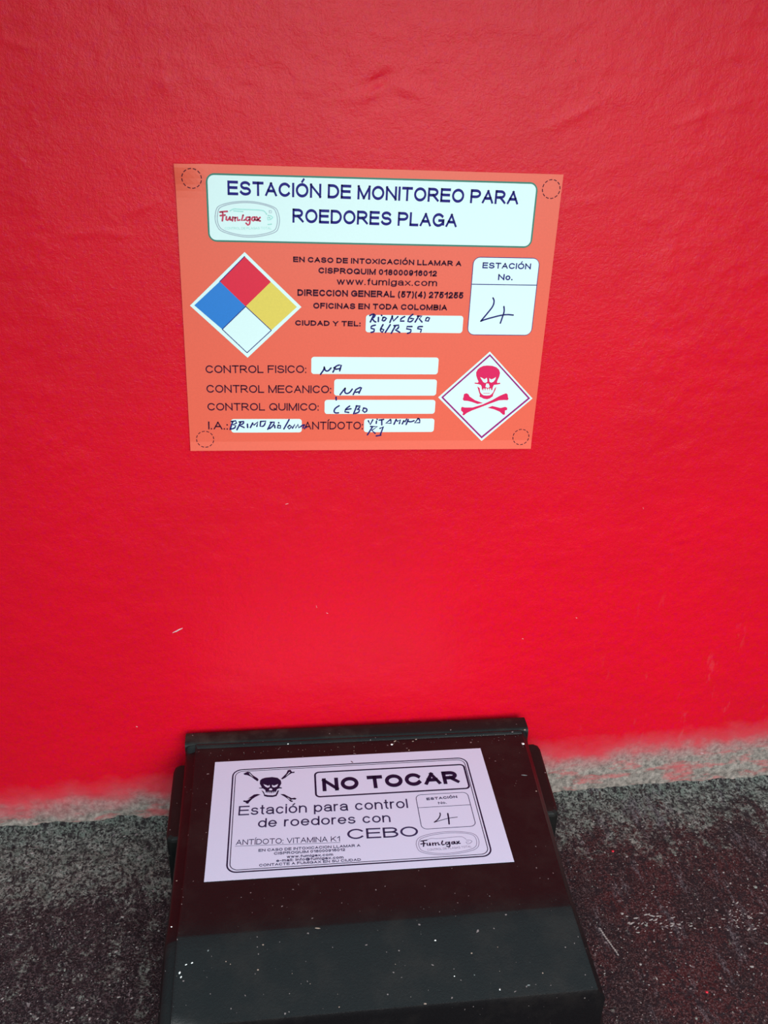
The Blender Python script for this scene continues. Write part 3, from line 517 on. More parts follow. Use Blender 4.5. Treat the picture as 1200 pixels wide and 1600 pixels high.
# a plain grotesque alphabet of pen paths: name -> (width, paths), capitals 1 high, x-height 0.74
XH = 0.74
def _bowl(x0, x1, y0, y1, flat=0.45):
    """D-shaped path from (x0, y1) round to (x0, y0)"""
    ry = (y1 - y0) / 2; xm = x0 + (x1 - x0) * flat
    return [(x0, y1), (xm, y1)] + arc(xm, y0 + ry, x1 - xm, ry, 90, -90)[1:] + [(x0, y0)]
GL = {
 'A': (.84, [[(0, 0), (.5, 1)], [(.5, 1), (1, 0)], [(.2, .35), (.8, .35)]]),
 'B': (.76, [[(0, 0), (0, 1)], _bowl(0, .94, .54, 1, .6), _bowl(0, 1, 0, .54, .55)]),
 'C': (.86, [arc(.52, .5, .52, .5, 38, 322)]),
 'D': (.82, [[(0, 0), (0, 1)], _bowl(0, 1, 0, 1, .42)]),
 'E': (.72, [[(0, 0), (0, 1)], [(0, 1), (1, 1)], [(0, .53), (.93, .53)], [(0, 0), (1, 0)]]),
 'F': (.68, [[(0, 0), (0, 1)], [(0, 1), (1, 1)], [(0, .52), (.85, .52)]]),
 'G': (.92, [arc(.5, .5, .5, .5, 42, 335), [(.58, .46), (1, .46)], [(1, .46), (1, .14)]]),
 'H': (.80, [[(0, 0), (0, 1)], [(1, 0), (1, 1)], [(0, .53), (1, .53)]]),
 'I': (.0, [[(0, 0), (0, 1)]]),
 'K': (.80, [[(0, 0), (0, 1)], [(.95, 1), (.02, .35)], [(.32, .58), (1, 0)]]),
 'L': (.62, [[(0, 0), (0, 1)], [(0, 0), (1, 0)]]),
 'M': (.96, [[(0, 0), (0, 1)], [(0, 1), (.5, 0)], [(.5, 0), (1, 1)], [(1, 1), (1, 0)]]),
 'N': (.80, [[(0, 0), (0, 1)], [(0, 1), (1, 0)], [(1, 0), (1, 1)]]),
 'O': (.94, [arc(.5, .5, .5, .5, 0, 360, 26)]),
 'P': (.76, [[(0, 0), (0, 1)], _bowl(0, 1, .46, 1, .55)]),
 'Q': (.94, [arc(.5, .5, .5, .5, 0, 360, 26), [(.62, .25), (.97, -.02)]]),
 'R': (.82, [[(0, 0), (0, 1)], _bowl(0, .92, .47, 1, .55), [(.5, .46), (1, 0)]]),
 'S': (.78, [arc(.5, .75, .44, .25, 25, 270)[:-1] + [(.5, .5)] + arc(.5, .26, .5, .26, 80, -160)]),
 'T': (.76, [[(0, 1), (1, 1)], [(.5, 0), (.5, 1)]]),
 'U': (.80, [[(0, 1), (0, .38)] + arc(.5, .36, .5, .36, 180, 360) + [(1, 1)]]),
 'V': (.82, [[(0, 1), (.5, 0)], [(.5, 0), (1, 1)]]),
 'X': (.80, [[(0, 0), (1, 1)], [(0, 1), (1, 0)]]),
 'Y': (.80, [[(0, 1), (.5, .43)], [(1, 1), (.5, .43)], [(.5, .45), (.5, 0)]]),
 '0': (.56, [arc(.5, .5, .5, .5, 0, 360, 26)]),
 '1': (.34, [[(1, 0), (1, 1)], [(1, .96), (0, .70)]]),
 '2': (.56, [arc(.5, .71, .48, .29, 165, -30)[:-1] + [(.86, .50), (.3, .22), (.02, .03)], [(0, 0), (1, 0)]]),
 '4': (.60, [[(.76, 0), (.76, 1)], [(.74, 1), (0, .28)], [(0, .25), (1, .25)]]),
 '5': (.56, [[(.92, 1), (.2, 1)], [(.2, 1), (.08, .48)], [(.1, .50)] + arc(.48, .32, .52, .32, 118, -158)]),
 '6': (.56, [arc(.5, .32, .48, .32, 0, 360, 20), [(.03, .34), (.04, .6)] + arc(.52, .64, .46, .36, 170, 30)]),
 '7': (.56, [[(0, 1), (1, 1)], [(1, .98), (.6, .5), (.38, 0)]]),
 '8': (.56, [arc(.5, .76, .42, .24, 0, 360, 18), arc(.5, .27, .5, .27, 0, 360, 18)]),
 '9': (.56, [arc(.5, .68, .48, .32, 0, 360, 20), [(.97, .66), (.96, .4)] + arc(.48, .36, .46, .36, -10, -150)]),
 '.': (.0, [[(0, 0), (0, .015)]]), ':': (.0, [[(0, 0), (0, .015)], [(0, .62), (0, .635)]]),
 '-': (.30, [[(0, .38), (1, .38)]]),
 '(': (.22, [arc(1.3, .42, 1.3, .66, 118, 242)]), ')': (.22, [arc(-.3, .42, 1.3, .66, 62, -62)]),
 '@': (1.0, [arc(.5, .4, .5, .55, -50, 300, 26), arc(.5, .4, .22, .25, 0, 360, 16), [(.74, .65), (.74, .2)]]),
 'a': (.52, [[(.03, .56)] + arc(.5, .54, .44, .20, 160, 20)[1:] + [(.96, .1), (1, 0)], arc(.46, .20, .46, .20, 60, 330) + [(.95, .22), (.95, .42), (.5, .42)]]),
 'c': (.50, [arc(.52, .37, .52, .37, 42, 318)]),
 'd': (.54, [[(1, 0), (1, 1)], arc(.5, .37, .5, .37, 0, 360, 20)]),
 'e': (.54, [arc(.5, .37, .5, .37, -38, -360)[::-1], [(.02, .38), (1, .38)]]),
 'f': (.24, [[(.45, 0), (.45, .80)] + arc(.95, .80, .5, .20, 180, 90), [(0, .72), (1, .72)]]),
 'g': (.54, [arc(.5, .37, .5, .37, 0, 360, 20), [(1, .74), (1, 0)] + arc(.5, 0, .5, .25, 0, -165)]),
 'i': (.0, [[(0, 0), (0, .74)], [(0, .97), (0, 1)]]),
 'l': (.0, [[(0, 0), (0, 1)]]),
 'm': (.88, [[(0, 0), (0, .74)], [(0, .40)] + arc(.25, .46, .25, .28, 180, 0) + [(.5, 0)], [(.5, .40)] + arc(.75, .46, .25, .28, 180, 0) + [(1, 0)]]),
 'n': (.50, [[(0, 0), (0, .74)], [(0, .38)] + arc(.5, .42, .5, .32, 180, 0) + [(1, 0)]]),
 'o': (.56, [arc(.5, .37, .5, .37, 0, 360, 20)]),
 'p': (.54, [[(0, -.26), (0, .74)], arc(.5, .37, .5, .37, 0, 360, 20)]),
 'r': (.26, [[(0, 0), (0, .74)], [(0, .40)] + arc(.8, .42, .8, .32, 180, 80)]),
 's': (.46, [arc(.5, .555, .44, .185, 25, 270)[:-1] + [(.5, .37)] + arc(.5, .19, .5, .19, 80, -160)]),
 't': (.24, [[(.5, 1), (.5, .14)] + arc(1.0, .14, .5, .14, 180, 260), [(0, .72), (1, .72)]]),
 'u': (.50, [[(0, .74), (0, .32)] + arc(.5, .32, .5, .32, 180, 360), [(1, 0), (1, .74)]]),
 'w': (.78, [[(0, .74), (.25, 0)], [(.25, 0), (.5, .74)], [(.5, .74), (.75, 0)], [(.75, 0), (1, .74)]]),
 'x': (.50, [[(0, 0), (1, .74)], [(0, .74), (1, 0)]]),
}
ACC = {'Ó': 'O', 'Í': 'I', 'ó': 'o'}

def pen(pl, w, lo, hi):
    """one pen path of width w with square ends, mitred joins, kept between lo and hi"""
    p = [Vector(q) for q in pl]
    q = [p[0]]
    for v in p[1:]:
        if (v - q[-1]).length > 1e-5: q.append(v)
    p = q; n = len(p)
    closed = n > 4 and (p[0] - p[-1]).length < 1e-3
    V = []
    if not closed:
        p[0] = p[0] - (p[1] - p[0]).normalized() * w * .5
        p[-1] = p[-1] + (p[-1] - p[-2]).normalized() * w * .5
    for i in range(n):
        a = (p[i] - p[i - 1]).normalized() if i else ((p[0] - p[-2]).normalized() if closed else (p[1] - p[0]).normalized())
        b = (p[i + 1] - p[i]).normalized() if i < n - 1 else ((p[1] - p[0]).normalized() if closed else a)
        nn = Vector((-(a + b).y, (a + b).x))
        nn = nn.normalized() if nn.length > 1e-4 else Vector((-a.y, a.x))
        k = max(0.6, nn.dot(Vector((-a.y, a.x))))
        for sg in (1, -1):
            c = p[i] + nn * (sg * w / 2 / k)
            V.append((c.x, min(hi, max(lo, c.y))))
    return V, [(2 * i, 2 * i + 1, 2 * i + 3, 2 * i + 2) for i in range(n - 1)]

def text(t):
    """lettering line: t = ('T', string, x, y, dx, dy, cap height, extra weight)"""
    _, s_, x, y, dx, dy, h, wt = t
    w = 0.135 + wt * 2.2
    gap = 0.085 + w * 0.30
    parts = []; cur = 0.0
    for ch in s_:
        if ch == ' ': cur += 0.46; continue
        base = ACC.get(ch, ch)
        W, paths = GL[base]
        if base == 'O': W = .92
        W_ = W + w * (0.25 if W > 0.3 else 0)     # pen travel
        for pl in paths:
            q = [(cur + w / 2 + px * W_, w / 2 + py * (1 - w)) for px, py in pl]
            straight = len(pl) == 2 and pl[0][0] != pl[1][0] and pl[0][1] != pl[1][1]
            lo, hi = (-0.4, 1.3) if not straight else ((0, 1) if base.isupper() or base.isdigit() else (0, XH * (1 - w) + w))
            parts.append(pen(q, w, lo, hi))
        if ch != base:
            xc = cur + w / 2 + (W_ / 2 if base != 'I' else 0)
            top = 1.10 if base != 'o' else 0.86
            parts.append(pen([(xc, top), (xc + 0.13, top + 0.15)], w * 0.85, -1, 2))
        cur += W_ + w + gap
        if ch in '.:' : cur += 0.04
    cur -= gap
    V, F = merge(parts)
    L_ = math.hypot(dx, dy); c, sn = dx / L_, dy / L_
    kx = L_ / cur
    out = []
    for a, b in V:
        u, v = a * kx, b * h
        out.append((x + u * c - v * sn, y + u * sn + v * c))
    return out, F

# colours of the print
M_ORANGE = ink('orange_vinyl', (0.86, 0.125, 0.070), 0.42, 0.5)
M_WHITE = ink('white_print', (0.74, 0.93, 0.90), 0.42, 0.5, 0.02)
M_GREEN = ink('green_print', (0.02, 0.20, 0.14))
M_NAVY = ink('navy_print', (0.016, 0.012, 0.19), 0.6, 0.2)
M_DARK = ink('dark_print', (0.050, 0.003, 0.022), 0.6, 0.2)
M_PEN = ink('blue_pen', (0.018, 0.014, 0.16), 0.6, 0.2)
M_RED = ink('red_print', (0.76, 0.010, 0.045))
M_BLUE = ink('blue_print', (0.015, 0.20, 0.62))
M_YELLOW = ink('yellow_print', (0.80, 0.62, 0.10))
M_PURPLE = ink('purple_line_print', (0.34, 0.010, 0.19), 0.6, 0.2)
M_CRIMSON = ink('crimson_print', (0.74, 0.006, 0.10))
M_TEAL = ink('pale_teal_print', (0.40, 0.78, 0.70))
M_LILAC = ink('lilac_grey_print', (0.36, 0.42, 0.50))

# ------------------------------------------------------------------ the sign on the wall
def wall_sign():
    SWm, SHm = 216.0, 167.7
    root = empty('warning_sign', (0, 0, 0), label='orange rodent monitoring station sign stuck on the red wall', category='sign')
    cx, cz, rot = 0.05521, 0.38340, -0.01897
    ct, st = math.cos(rot), math.sin(rot)
    X = Vector((ct, 0, st)); Z = Vector((0, -1, 0)); Y = Z.cross(X)
    m = Matrix((X, Y, Z)).transposed().to_4x4()
    m.translation = Vector((cx, -0.0012, cz)) - X * SWm / 2000 + Y * SHm / 2000
    root.matrix_world = m
    def warp(x, y):
        a = math.exp(-(x / 11) ** 2 - (y / 9) ** 2) * 3.2
        a += 0.6 * math.exp(-((y + SHm) / 3.2) ** 2)
        return max(0.0, a)
    P = Print(warp)
    # sheet: thin solid
    nx, ny = 44, 36
    V = []; F = []
    for side in (0.15, 0.0):
        for j in range(ny + 1):
            for i in range(nx + 1):
                x = SWm * (i / nx) ** 1.25; y = -SHm * (j / ny) ** 1.25
                V.append((x * .001, y * .001, (side + warp(x, y)) * .001))
    n1 = (nx + 1) * (ny + 1); id_ = lambda i, j, s=0: s * n1 + j * (nx + 1) + i
    for j in range(ny):
        for i in range(nx):
            F.append((id_(i, j), id_(i, j + 1), id_(i + 1, j + 1), id_(i + 1, j)))
            F.append((id_(i, j, 1), id_(i + 1, j, 1), id_(i + 1, j + 1, 1), id_(i, j + 1, 1)))
    for i in range(nx):
        F.append((id_(i + 1, 0), id_(i + 1, 0, 1), id_(i, 0, 1), id_(i, 0))); F.append((id_(i, ny), id_(i, ny, 1), id_(i + 1, ny, 1), id_(i + 1, ny)))
    for j in range(ny):
        F.append((id_(0, j), id_(0, j, 1), id_(0, j + 1, 1), id_(0, j + 1))); F.append((id_(nx, j + 1), id_(nx, j + 1, 1), id_(nx, j, 1), id_(nx, j)))
    new_obj('sheet', V, F, M_ORANGE, root)
    def grid_fill(q, r, inset=0.0):
        """rounded rectangle cut into strips so that it follows the sheet"""
        x0, y0, x1, y1 = q; x0 += inset; y0 += inset; x1 -= inset; y1 -= inset; r = max(0.05, r - inset)
        xs = [x0 + r * (1 - math.cos(math.pi / 2 * k / 6)) for k in range(7)]
        nm = max(1, int((x1 - x0 - 2 * r) / 5)); xs += [x0 + r + (x1 - x0 - 2 * r) * k / nm for k in range(1, nm)]
        xs += [x1 - r * (1 - math.cos(math.pi / 2 * k / 6)) for k in range(6, -1, -1)]
        nr = max(2, int((y1 - y0) / 5)); V, F = [], []
        for x in xs:
            e_ = min(x - x0, x1 - x); dy = 0 if e_ >= r else r - math.sqrt(max(0, r * r - (r - e_) ** 2))
            for k in range(nr + 1): V.append((x, y0 + dy + (y1 - y0 - 2 * dy) * k / nr))
        for i in range(len(xs) - 1):
            for k in range(nr):
                a = i * (nr + 1) + k; F.append((a, a + nr + 1, a + nr + 2, a + 1))
        return V, F
    # title panel
    q = SIGN['title_panel']
    tp = P.make('title_panel', *grid_fill(q, 4.5, 0.95), M_WHITE, root, 0.30)
    P.make('border', *grid_fill(q, 4.8), M_GREEN, tp, 0.24)
    for t in SIGN['title']: P.make('lettering', *text(t), M_NAVY, tp, 0.36)
    lg = P.make('logo', *merge([stroke(p, 0.42) for p in SIGN['logo']]), M_LILAC, tp, 0.36)
    P.make('logo_word', *merge([stroke(p, 0.95) for p in SIGN['logo_word']]), ink('faded_red_print', (0.62, 0.05, 0.12)), tp, 0.37)
    P.make('logo_mark', *merge([stroke(p, 0.6) for p in SIGN['logo_teal']] + [text(t) for t in SIGN['logo_text']]), M_TEAL, tp, 0.36)
    P.make('registered_mark', *merge([stroke(SIGN['logo_r'], 0.3)]), M_LILAC, tp, 0.36)
    # body lettering
    for t in SIGN['text']: P.make('lettering', *text(t), M_DARK, root, 0.27)
    # answer fields with handwriting
    names = ['place and telephone', 'physical control', 'mechanical control', 'chemical control', 'active ingredient', 'antidote']
    strokes = SIGN['hand']
    allot = [strokes[0], strokes[1], [], [], strokes[3], strokes[4]]
    h2 = strokes[2]
    allot[2] = [s for s in h2 if s[0][1] > SIGN['fields'][3][3] + 1.2]
    allot[3] = [s for s in h2 if s not in allot[2]]
    for q, nm, hw in zip(SIGN['fields'], names, allot):
        f = P.make('answer_field', *grid_fill(q, 1.7), M_WHITE, root, 0.27)
        tag(f, label='white rounded answer field for ' + nm)
        P.make('handwriting', *merge([stroke(p, 0.95) for p in hw]), M_PEN, f, 0.34)
    # station number box
    q = SIGN['station']
    sb = P.make('station_box', *grid_fill(q, 4.2, 0.4), M_WHITE, root, 0.30)
    P.make('border', *grid_fill(q, 4.4), M_NAVY, sb, 0.26)
    yd = SIGN['divider']
    P.make('divider', [(q[0] + .3, yd - .25), (q[2] - .3, yd - .25), (q[2] - .3, yd + .25), (q[0] + .3, yd + .25)], [(0, 1, 2, 3)], M_NAVY, sb, 0.36)
    for t in SIGN['boxtext']: P.make('lettering', *text(t), M_NAVY, sb, 0.36)
    P.make('handwriting', *merge([stroke(p, 0.9) for p in SIGN['four']]), M_PEN, sb, 0.36)
    # fire diamond
    fd = P.make('fire_diamond', *fill(SIGN['nf_out']), M_WHITE, root, 0.27)
    tag(fd, label='white edged diamond of red, blue, yellow and white squares')
    t_, r__, b_, l_ = SIGN['nf_in']; tl, tr, br, bl = SIGN['nf_mid']; c_ = SIGN['nf_c']
    for nm, poly, mt in (('red_square', [t_, tr, c_, tl], M_RED), ('blue_square', [tl, c_, bl, l_], M_BLUE), ('yellow_square', [tr, r__, br, c_], M_YELLOW)):
        P.make(nm, *fill(poly), mt, fd, 0.33)
    P.make('square_outline', *merge([stroke([a, b], 0.45) for a, b in ((c_, br), (br, b_), (b_, bl), (bl, c_), (t_, tl))]), M_NAVY, fd, 0.38)
    # poison diamond
    pd = P.make('poison_diamond', *fill(SIGN['gh_out']), M_WHITE, root, 0.27)
    tag(pd, label='white diamond with crimson skull and crossbones')
    P.make('border', *ring(SIGN['gh_l1'], SIGN['gh_l2']), M_PURPLE, pd, 0.33)
    sk = SIGN['skull']
    P.make('skull', *fill(sk[0]), M_CRIMSON, pd, 0.36)
    P.make('jaw', *merge([fill(sk[1]), fill(sk[2])]), M_CRIMSON, pd, 0.36)
    for nm, k in zip(('eye_socket', 'eye_socket', 'nose_hole'), SIGN['skull_holes']): P.make(nm, *fill(k), M_WHITE, pd, 0.42)
    for b in SIGN['bones']: P.make('bone', *fill(b), M_CRIMSON, pd, 0.35)
    # dashed screw circles
    for (c0, c1), r in SIGN['marks']:
        parts = []
        for k in range(12):
            a0 = math.radians(30 * k); a1 = math.radians(30 * k + 20); n = 5
            o_ = [(c0 + (r + .24) * math.cos(a0 + (a1 - a0) * i / n), c1 + (r + .24) * math.sin(a0 + (a1 - a0) * i / n)) for i in range(n + 1)]
            i_ = [(c0 + (r - .24) * math.cos(a0 + (a1 - a0) * i / n), c1 + (r - .24) * math.sin(a0 + (a1 - a0) * i / n)) for i in range(n + 1)]
            parts.append((o_ + i_, [(i, i + 1, n + 2 + i, n + 1 + i) for i in range(n)]))
        P.make('dashed_circle', *merge(parts), M_DARK, root, 0.30)
wall_sign()

# ------------------------------------------------------------------ bait station
station = empty('bait_station', (0.05, -0.115, 0.0), label='black plastic rodent bait station on the floor against the red wall', category='bait station')
OFF = Vector((-0.05, 0.115, 0.0))
def sobj(name, V, F, mat, parent=None, smooth=False, bevel=0.0, seg=2):
    o = new_obj(name, [tuple(Vector(v) + OFF) for v in V], F, mat, parent or station, smooth)
    bm = bmesh.new(); bm.from_mesh(o.data); bmesh.ops.recalc_face_normals(bm, faces=bm.faces); bm.to_mesh(o.data); bm.free()
    if bevel:
        md = o.modifiers.new('bevel', 'BEVEL'); md.width = bevel; md.segments = seg; md.limit_method = 'ANGLE'; md.angle_limit = math.radians(35)
    return o

def lid_z(y): return 0.0837 + 0.0274 * (-y - 0.01)
def x_left(y): return -0.0725 + 0.0012 * ss(0.01, 0.10, -y) - 0.0016 * ss(0.16, 0.222, -y)
def x_right(y):
    return 0.1750 - 0.0117 * (-y - 0.012) / 0.17 + 0.0075 * max(0, min(1.15, (-y - 0.178) / 0.0405))

def make_lid():
    Z1 = lid_z(-0.1815)
    rows = []   # (y left, y right, z of the panel, edge scale)
    rows.append((-0.0185, -0.0235, 0.050, 0)); rows.append((-0.0185, -0.0235, 0.0815, 0)); rows.append((-0.0190, -0.0240, 0.0846, 0.3))
    rows.append((-0.0200, -0.0250, 0.0850, 0.8)); rows.append((-0.0212, -0.0262, 0.0846, 1)); rows.append((-0.0225, -0.0270, lid_z(-0.022) - 0.0004, 1))
    for k in range(1, 15):
        t = k / 15; yl = -0.0225 + (-0.1808 + 0.0225) * t; yr = -0.027 + (-0.1808 + 0.027) * t
        rows.append((yl, yr, lid_z(yl), 1))
    rows.append((-0.1808, -0.1808, Z1, 1)); rows.append((-0.1820, -0.1820, Z1 - 0.0003, 1))
    za, zb, ya, yb = Z1 - 0.0003, 0.0715, -0.182, -0.2225
    for k in range(1, 6):
        t = k / 6; rows.append((ya + (yb - ya) * t, ya + (yb - ya) * t, za + (zb - za) * t, 1))
    rows += [(yb, yb, zb, 1), (yb - .0004, yb - .0004, zb - .0008, 1), (yb - .0009, yb - .0009, zb - .004, .9), (yb - .0022, yb - .0022, zb - .014, .8), (yb - .0036, yb - .0036, 0.0440, .6)]
    # across: distance from the outer edge, drop from the panel
    eL = [(0, .030), (0, .0085), (.0006, .0062), (.0020, .0045), (.0045, .0036), (.0072, .0026), (.0076, -.0003), (.0080, -.0006), (.0086, -.0003), (.0094, 0.0)]
    eR = [(0, .030), (0, .0085), (.0006, .0066), (.0016, .0048), (.0032, .0032), (.0046, .0014), (.0050, .0001), (.0053, 0.0), (.0058, 0.0), (.0064, 0.0)]
    mid = 12
    V = []; nr = len(rows)
    for j, (yl, yr, z, es) in enumerate(rows):
        pts = []
        xl, xr = x_left(yl), x_right(yr)
        # outer corners rounded in plan at the front and the back
        rnd = 0.0
        if j < 4: rnd = (0.0022, 0.0022, 0.0012, 0.0004)[j]
        if j >= nr - 4: rnd = (0.0004, 0.0010, 0.0016, 0.0020)[j - nr + 4]
        xl += rnd; xr -= rnd
        for d, dz in eL: pts.append((xl + d, dz * (es if dz < .02 else 1)))
        a, b = xl + eL[-1][0], xr - eR[-1][0]
        for i in range(1, mid): pts.append((a + (b - a) * i / mid, 0))
        for d, dz in reversed(eR): pts.append((xr - d, dz * (es if dz < .02 else 1)))
        w = xr - xl
        for x, dz in pts:
            t = (x - xl) / w
            zz = z - dz
            if dz >= .02: zz = min(z, 0.0445) if j < nr - 1 else z
            if j == 0: zz = min(zz, 0.0445)
            V.append((x, yl + (yr - yl) * t, max(0.044, zz)))
    nc = len(eL) + mid - 1 + len(eR)
    F = [(j * nc + i, (j + 1) * nc + i, (j + 1) * nc + i + 1, j * nc + i + 1) for j in range(nr - 1) for i in range(nc - 1)]
    # underside
    ringi = [i for i in range(nc)] + [j * nc + nc - 1 for j in range(1, nr)] + [(nr - 1) * nc + i for i in range(nc - 2, -1, -1)] + [j * nc for j in range(nr - 2, 0, -1)]
    b0 = len(V)
    for k in ringi: V.append((V[k][0] * 0.985 + 0.0007, V[k][1], 0.0435))
    n = len(ringi)
    for i in range(n): F.append((ringi[(i + 1) % n], ringi[i], b0 + i, b0 + (i + 1) % n))
    F.append(tuple(range(b0, b0 + n)))
    o = sobj('lid', V, F, MAT_LID, smooth=True)
    m = o.modifiers.new('split', 'EDGE_SPLIT'); m.split_angle = math.radians(38)
    return o
lid = make_lid()

# tray under the lid, flaring a little towards the floor, with entrance holes left and right
def make_base():
    lev = [(0.0006, 0.0), (0.004, 0.0), (0.040, 0.0), (0.0432, 0.0006), (0.0434, 0.006)]
    V, F = [], []
    for z, ins in lev:
        f = (0.0434 - z) / 0.0434
        pts = rr(-0.0725 - 0.004 * f + ins, -0.2265 - 0.009 * f + ins, 0.1705 + 0.010 * f - ins, -0.0050 - ins, 0.003, 4)
        V += [(x + (0.0030 * max(0, (y + 0.18) / 0.17) if x > 0.05 else 0), y, z) for x, y in pts]
    n = 20
    for k in range(len(lev) - 1):
        for i in range(n): F.append((k * n + i, k * n + (i + 1) % n, (k + 1) * n + (i + 1) % n, (k + 1) * n + i))
    F.append(tuple(range(n))); F.append(tuple((len(lev) - 1) * n + i for i in range(n)))
    return sobj('base', V, F, MAT_BASE, bevel=0.0006)
make_base()

# hinge rail along the wall side
def hinge():
    prof = [(-0.0180, 0.046), (-0.0180, 0.0800), (-0.0177, 0.0818), (-0.0168, 0.0832), (-0.0150, 0.0838), (-0.0100, 0.0842), (-0.0060, 0.0840), (-0.0050, 0.0832), (-0.0045, 0.0815), (-0.0044, 0.046)]
    xs = [-0.0712, -0.0722, -0.0726] + [-0.0726 + 0.2476 * k / 14 for k in range(1, 14)] + [0.1750, 0.1748, 0.1738]
    V, F = [], []
    cy, cz = -0.011, 0.065
    for i, x in enumerate(xs):
        s = {0: .86, 1: .95}.get(i, {0: .86, 1: .95}.get(len(xs) - 1 - i, 1.0))
        sk = -0.0045 * (x + 0.0726) / 0.2476
        for y, z in prof:
            yy = y + (sk if y < -0.012 else sk * 0.7)
            V.append((x, cy + sk + (yy - cy - sk) * s, cz + (z - cz) * s))
    n = len(prof)
    for i in range(len(xs) - 1):
        for k in range(n): F.append((i * n + k, i * n + (k + 1) % n, (i + 1) * n + (k + 1) % n, (i + 1) * n + k))
    F.append(tuple(range(n))); F.append(tuple((len(xs) - 1) * n + k for k in range(n)))
    o = sobj('hinge_rail', V, F, MAT_HINGE, smooth=True)
    m = o.modifiers.new('split', 'EDGE_SPLIT'); m.split_angle = math.radians(50)
hinge()

# side flanges over the two entrances
def flange(sx):
    if sx < 0: xo0, xo1, xi = -0.0806, -0.0802, -0.0690
    else: xo0, xo1, xi = 0.1835, 0.1798, 0.1640
    y0, y1, zt, zb = -0.0230, -0.0935, 0.0715, 0.0080
    V = []; F = []
    plan = [(xi, y0), (xo0 - sx * .0035, y0), (xo0 - sx * .0008, y0 - .002), (xo0, y0 - .006), ((xo0 + xo1) / 2, (y0 + y1) / 2), (xo1, y1 + .006), (xo1 - sx * .0008, y1 + .002), (xo1 - sx * .0035, y1), (xi, y1)]
    n = len(plan)
    for z, ins in ((zb, 0), (zt - .003, 0), (zt - .0009, .0006), (zt, .0022)):
        for x, y in plan:
            V.append((x - sx * ins if x != xi else x, y + (ins if y < -0.058 else -ins), z))
    for k in range(3):
        for i in range(n): F.append((k * n + i, k * n + (i + 1) % n, (k + 1) * n + (i + 1) % n, (k + 1) * n + i))
    F.append(tuple(range(n))); F.append(tuple(3 * n + i for i in range(n)))
    sobj('side_flange', V, F, MAT_BASE, smooth=False, bevel=0.0005)
flange(-1); flange(1)

# little specks of paint and dirt on the lid
def specks():
    V, F, MI = [], [], []
    def add(x, y, r, mi, el=1.0, an=0.0, dz=0.0):
        if y > -0.1815: z = lid_z(y)
        else: z = 0.0882 + (0.0715 - 0.0882) * (y + 0.182) / (-0.0405)
        if y > -0.0175: z = 0.0839
        z += dz
        b = len(V); c, s = math.cos(an), math.sin(an)
        for k in range(7):
            t = k * math.pi * 2 / 7; q = random.uniform(.8, 1.15)
            a, w = r * el * math.cos(t) * q, r * math.sin(t) * q
            V.append((x + a * c - w * s, y + a * s + w * c, z - .0001))
        V.append((x, y, z + r * 0.45)); V.append((x, y, z - .0002))
        for k in range(7): F.append((b + k, b + (k + 1) % 7, b + 7)); MI.append(mi)
        for k in range(7): F.append((b + (k + 1) % 7, b + k, b + 8)); MI.append(mi)
    for s_ in SPECKS: add(*s_)
    for _ in range(90):
        x = random.uniform(-0.066, 0.155); y = random.uniform(-0.219, -0.03)
        if -0.053 < x < 0.138 and -0.150 < y < -0.034: continue
        add(x, y, random.uniform(.0001, .00028), random.choice((1, 1, 2)))
    for _ in range(60):
        x = random.uniform(-0.068, 0.168); add(x, random.uniform(-0.033, -0.026), random.uniform(.0001, .0003), random.choice((1, 2)))
    o = sobj('dirt_speck', V, F, None)
    for m_ in (ink('white_speck', (0.85, 0.88, 0.86), 0.5), ink('tan_speck', (0.30, 0.22, 0.18), 0.7), ink('grey_speck', (0.13, 0.15, 0.15), 0.7), ink('brown_speck', (0.10, 0.04, 0.04), 0.7)):
        o.data.materials.append(m_)
    o.data.polygons.foreach_set('material_index', MI)
    tag(o, kind='stuff', label='white and tan specks of paint and dirt')
specks()

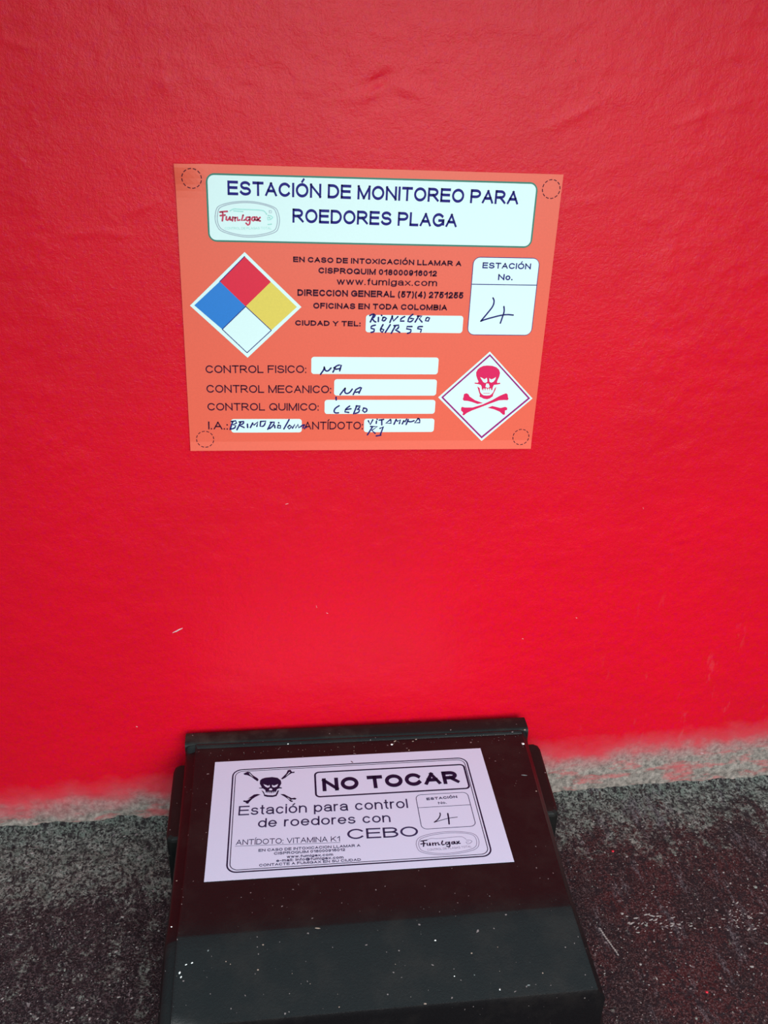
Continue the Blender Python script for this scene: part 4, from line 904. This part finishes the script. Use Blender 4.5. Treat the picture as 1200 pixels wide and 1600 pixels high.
# printed label on the lid
def lid_label():
    LWm, LHm = 185.6, 105.4
    m_paper = ink('label_paper', (0.58, 0.575, 0.74), 0.5, 0.4, 0.03)
    m_black = ink('label_black_print', (0.008, 0.003, 0.028), 0.6, 0.2)
    m_soft = ink('label_thin_print', (0.030, 0.022, 0.075), 0.6, 0.2)
    m_grey = ink('label_grey_print', (0.22, 0.20, 0.30))
    P = Print()
    lx, ly, rot, tilt = 0.041809, -0.092284, -0.0112877, -0.02735
    X = Vector((math.cos(rot), math.sin(rot), 0)); Y0 = Vector((-math.sin(rot), math.cos(rot), 0))
    Y0.z = Y0.y * math.tan(tilt); X.z = X.y * math.tan(tilt)
    X.normalize(); Y0.normalize(); N = X.cross(Y0).normalized(); Y = N.cross(X)
    m = Matrix((X, Y, N)).transposed().to_4x4()
    c = Vector((lx, ly, lid_z(ly) + 0.00012))
    m.translation = c - X * LWm / 2000 + Y * LHm / 2000 - station.location
    V = [(0, 0, 0), (LWm, 0, 0), (LWm, -LHm, 0), (0, -LHm, 0)]
    V = [tuple(k * .001 for k in v) for v in V] + [(v[0] * .001, v[1] * .001, .00015) for v in V]
    lab = new_obj('warning_label', V, [(0, 1, 2, 3), (7, 6, 5, 4), (0, 4, 5, 1), (1, 5, 6, 2), (2, 6, 7, 3), (3, 7, 4, 0)], m_paper, station)
    lab.matrix_local = m
    tag(lab, label='pale lilac do-not-touch label with black print')
    q = LABEL['frame']; ins = lambda q, d: (q[0] + d, q[1] + d, q[2] - d, q[3] - d)
    P.make('border', *merge([rr_ring(q, 6.5, 0.95), rr_ring(ins(q, 1.95), 5.2, 0.5)]), m_black, lab, 0.21)
    P.make('heading_frame', *rr_ring(LABEL['notouch'], 3.4, 1.25), m_black, lab, 0.21)
    tag(P.make('heading', *merge([text(t) for t in LABEL['heavy']]), m_black, lab, 0.22), label='bold NO TOCAR lettering')
    a, b = LABEL['underline']
    for t in LABEL['text']: P.make('lettering', *text(t), m_soft, lab, 0.21)
    P.make('underline', *stroke([a, b], 0.25), m_soft, lab, 0.21)
    q = LABEL['station']; yd = LABEL['divider']
    P.make('station_box', *merge([rr_ring(q, 3.8, 0.45), ([(q[0] + .3, yd - .2), (q[2] - .3, yd - .2), (q[2] - .3, yd + .2), (q[0] + .3, yd + .2)], [(0, 1, 2, 3)])]), m_soft, lab, 0.21)
    P.make('handwriting', *merge([stroke(p, w) for p, w in zip(LABEL['four'], (0.75, 0.5, 1.0))]), m_black, lab, 0.23)
    P.make('logo', *merge([stroke(p, 0.4) for p in LABEL['logo']] + [stroke(p, 0.35) for p in LABEL['logo_line']] + [text(t) for t in LABEL['logo_text']]), m_grey, lab, 0.21)
    P.make('logo_word', *merge([stroke(p, 0.85) for p in LABEL['logo_word']]), m_black, lab, 0.22)
    sk = LABEL['skull']
    P.make('skull', *fill(sk[0]), m_black, lab, 0.22)
    P.make('jaw', *fill(sk[1]), m_black, lab, 0.22)
    for nm, k in zip(('eye_socket', 'eye_socket', 'nose_hole'), LABEL['skull_holes']): P.make(nm, *fill(k), m_paper, lab, 0.26)
    for k in LABEL['bones']: P.make('bone', *fill(k), m_black, lab, 0.21)
    for k in LABEL['bone_holes']: P.make('bone_highlight', *fill(k), m_paper, lab, 0.24)
lid_label()
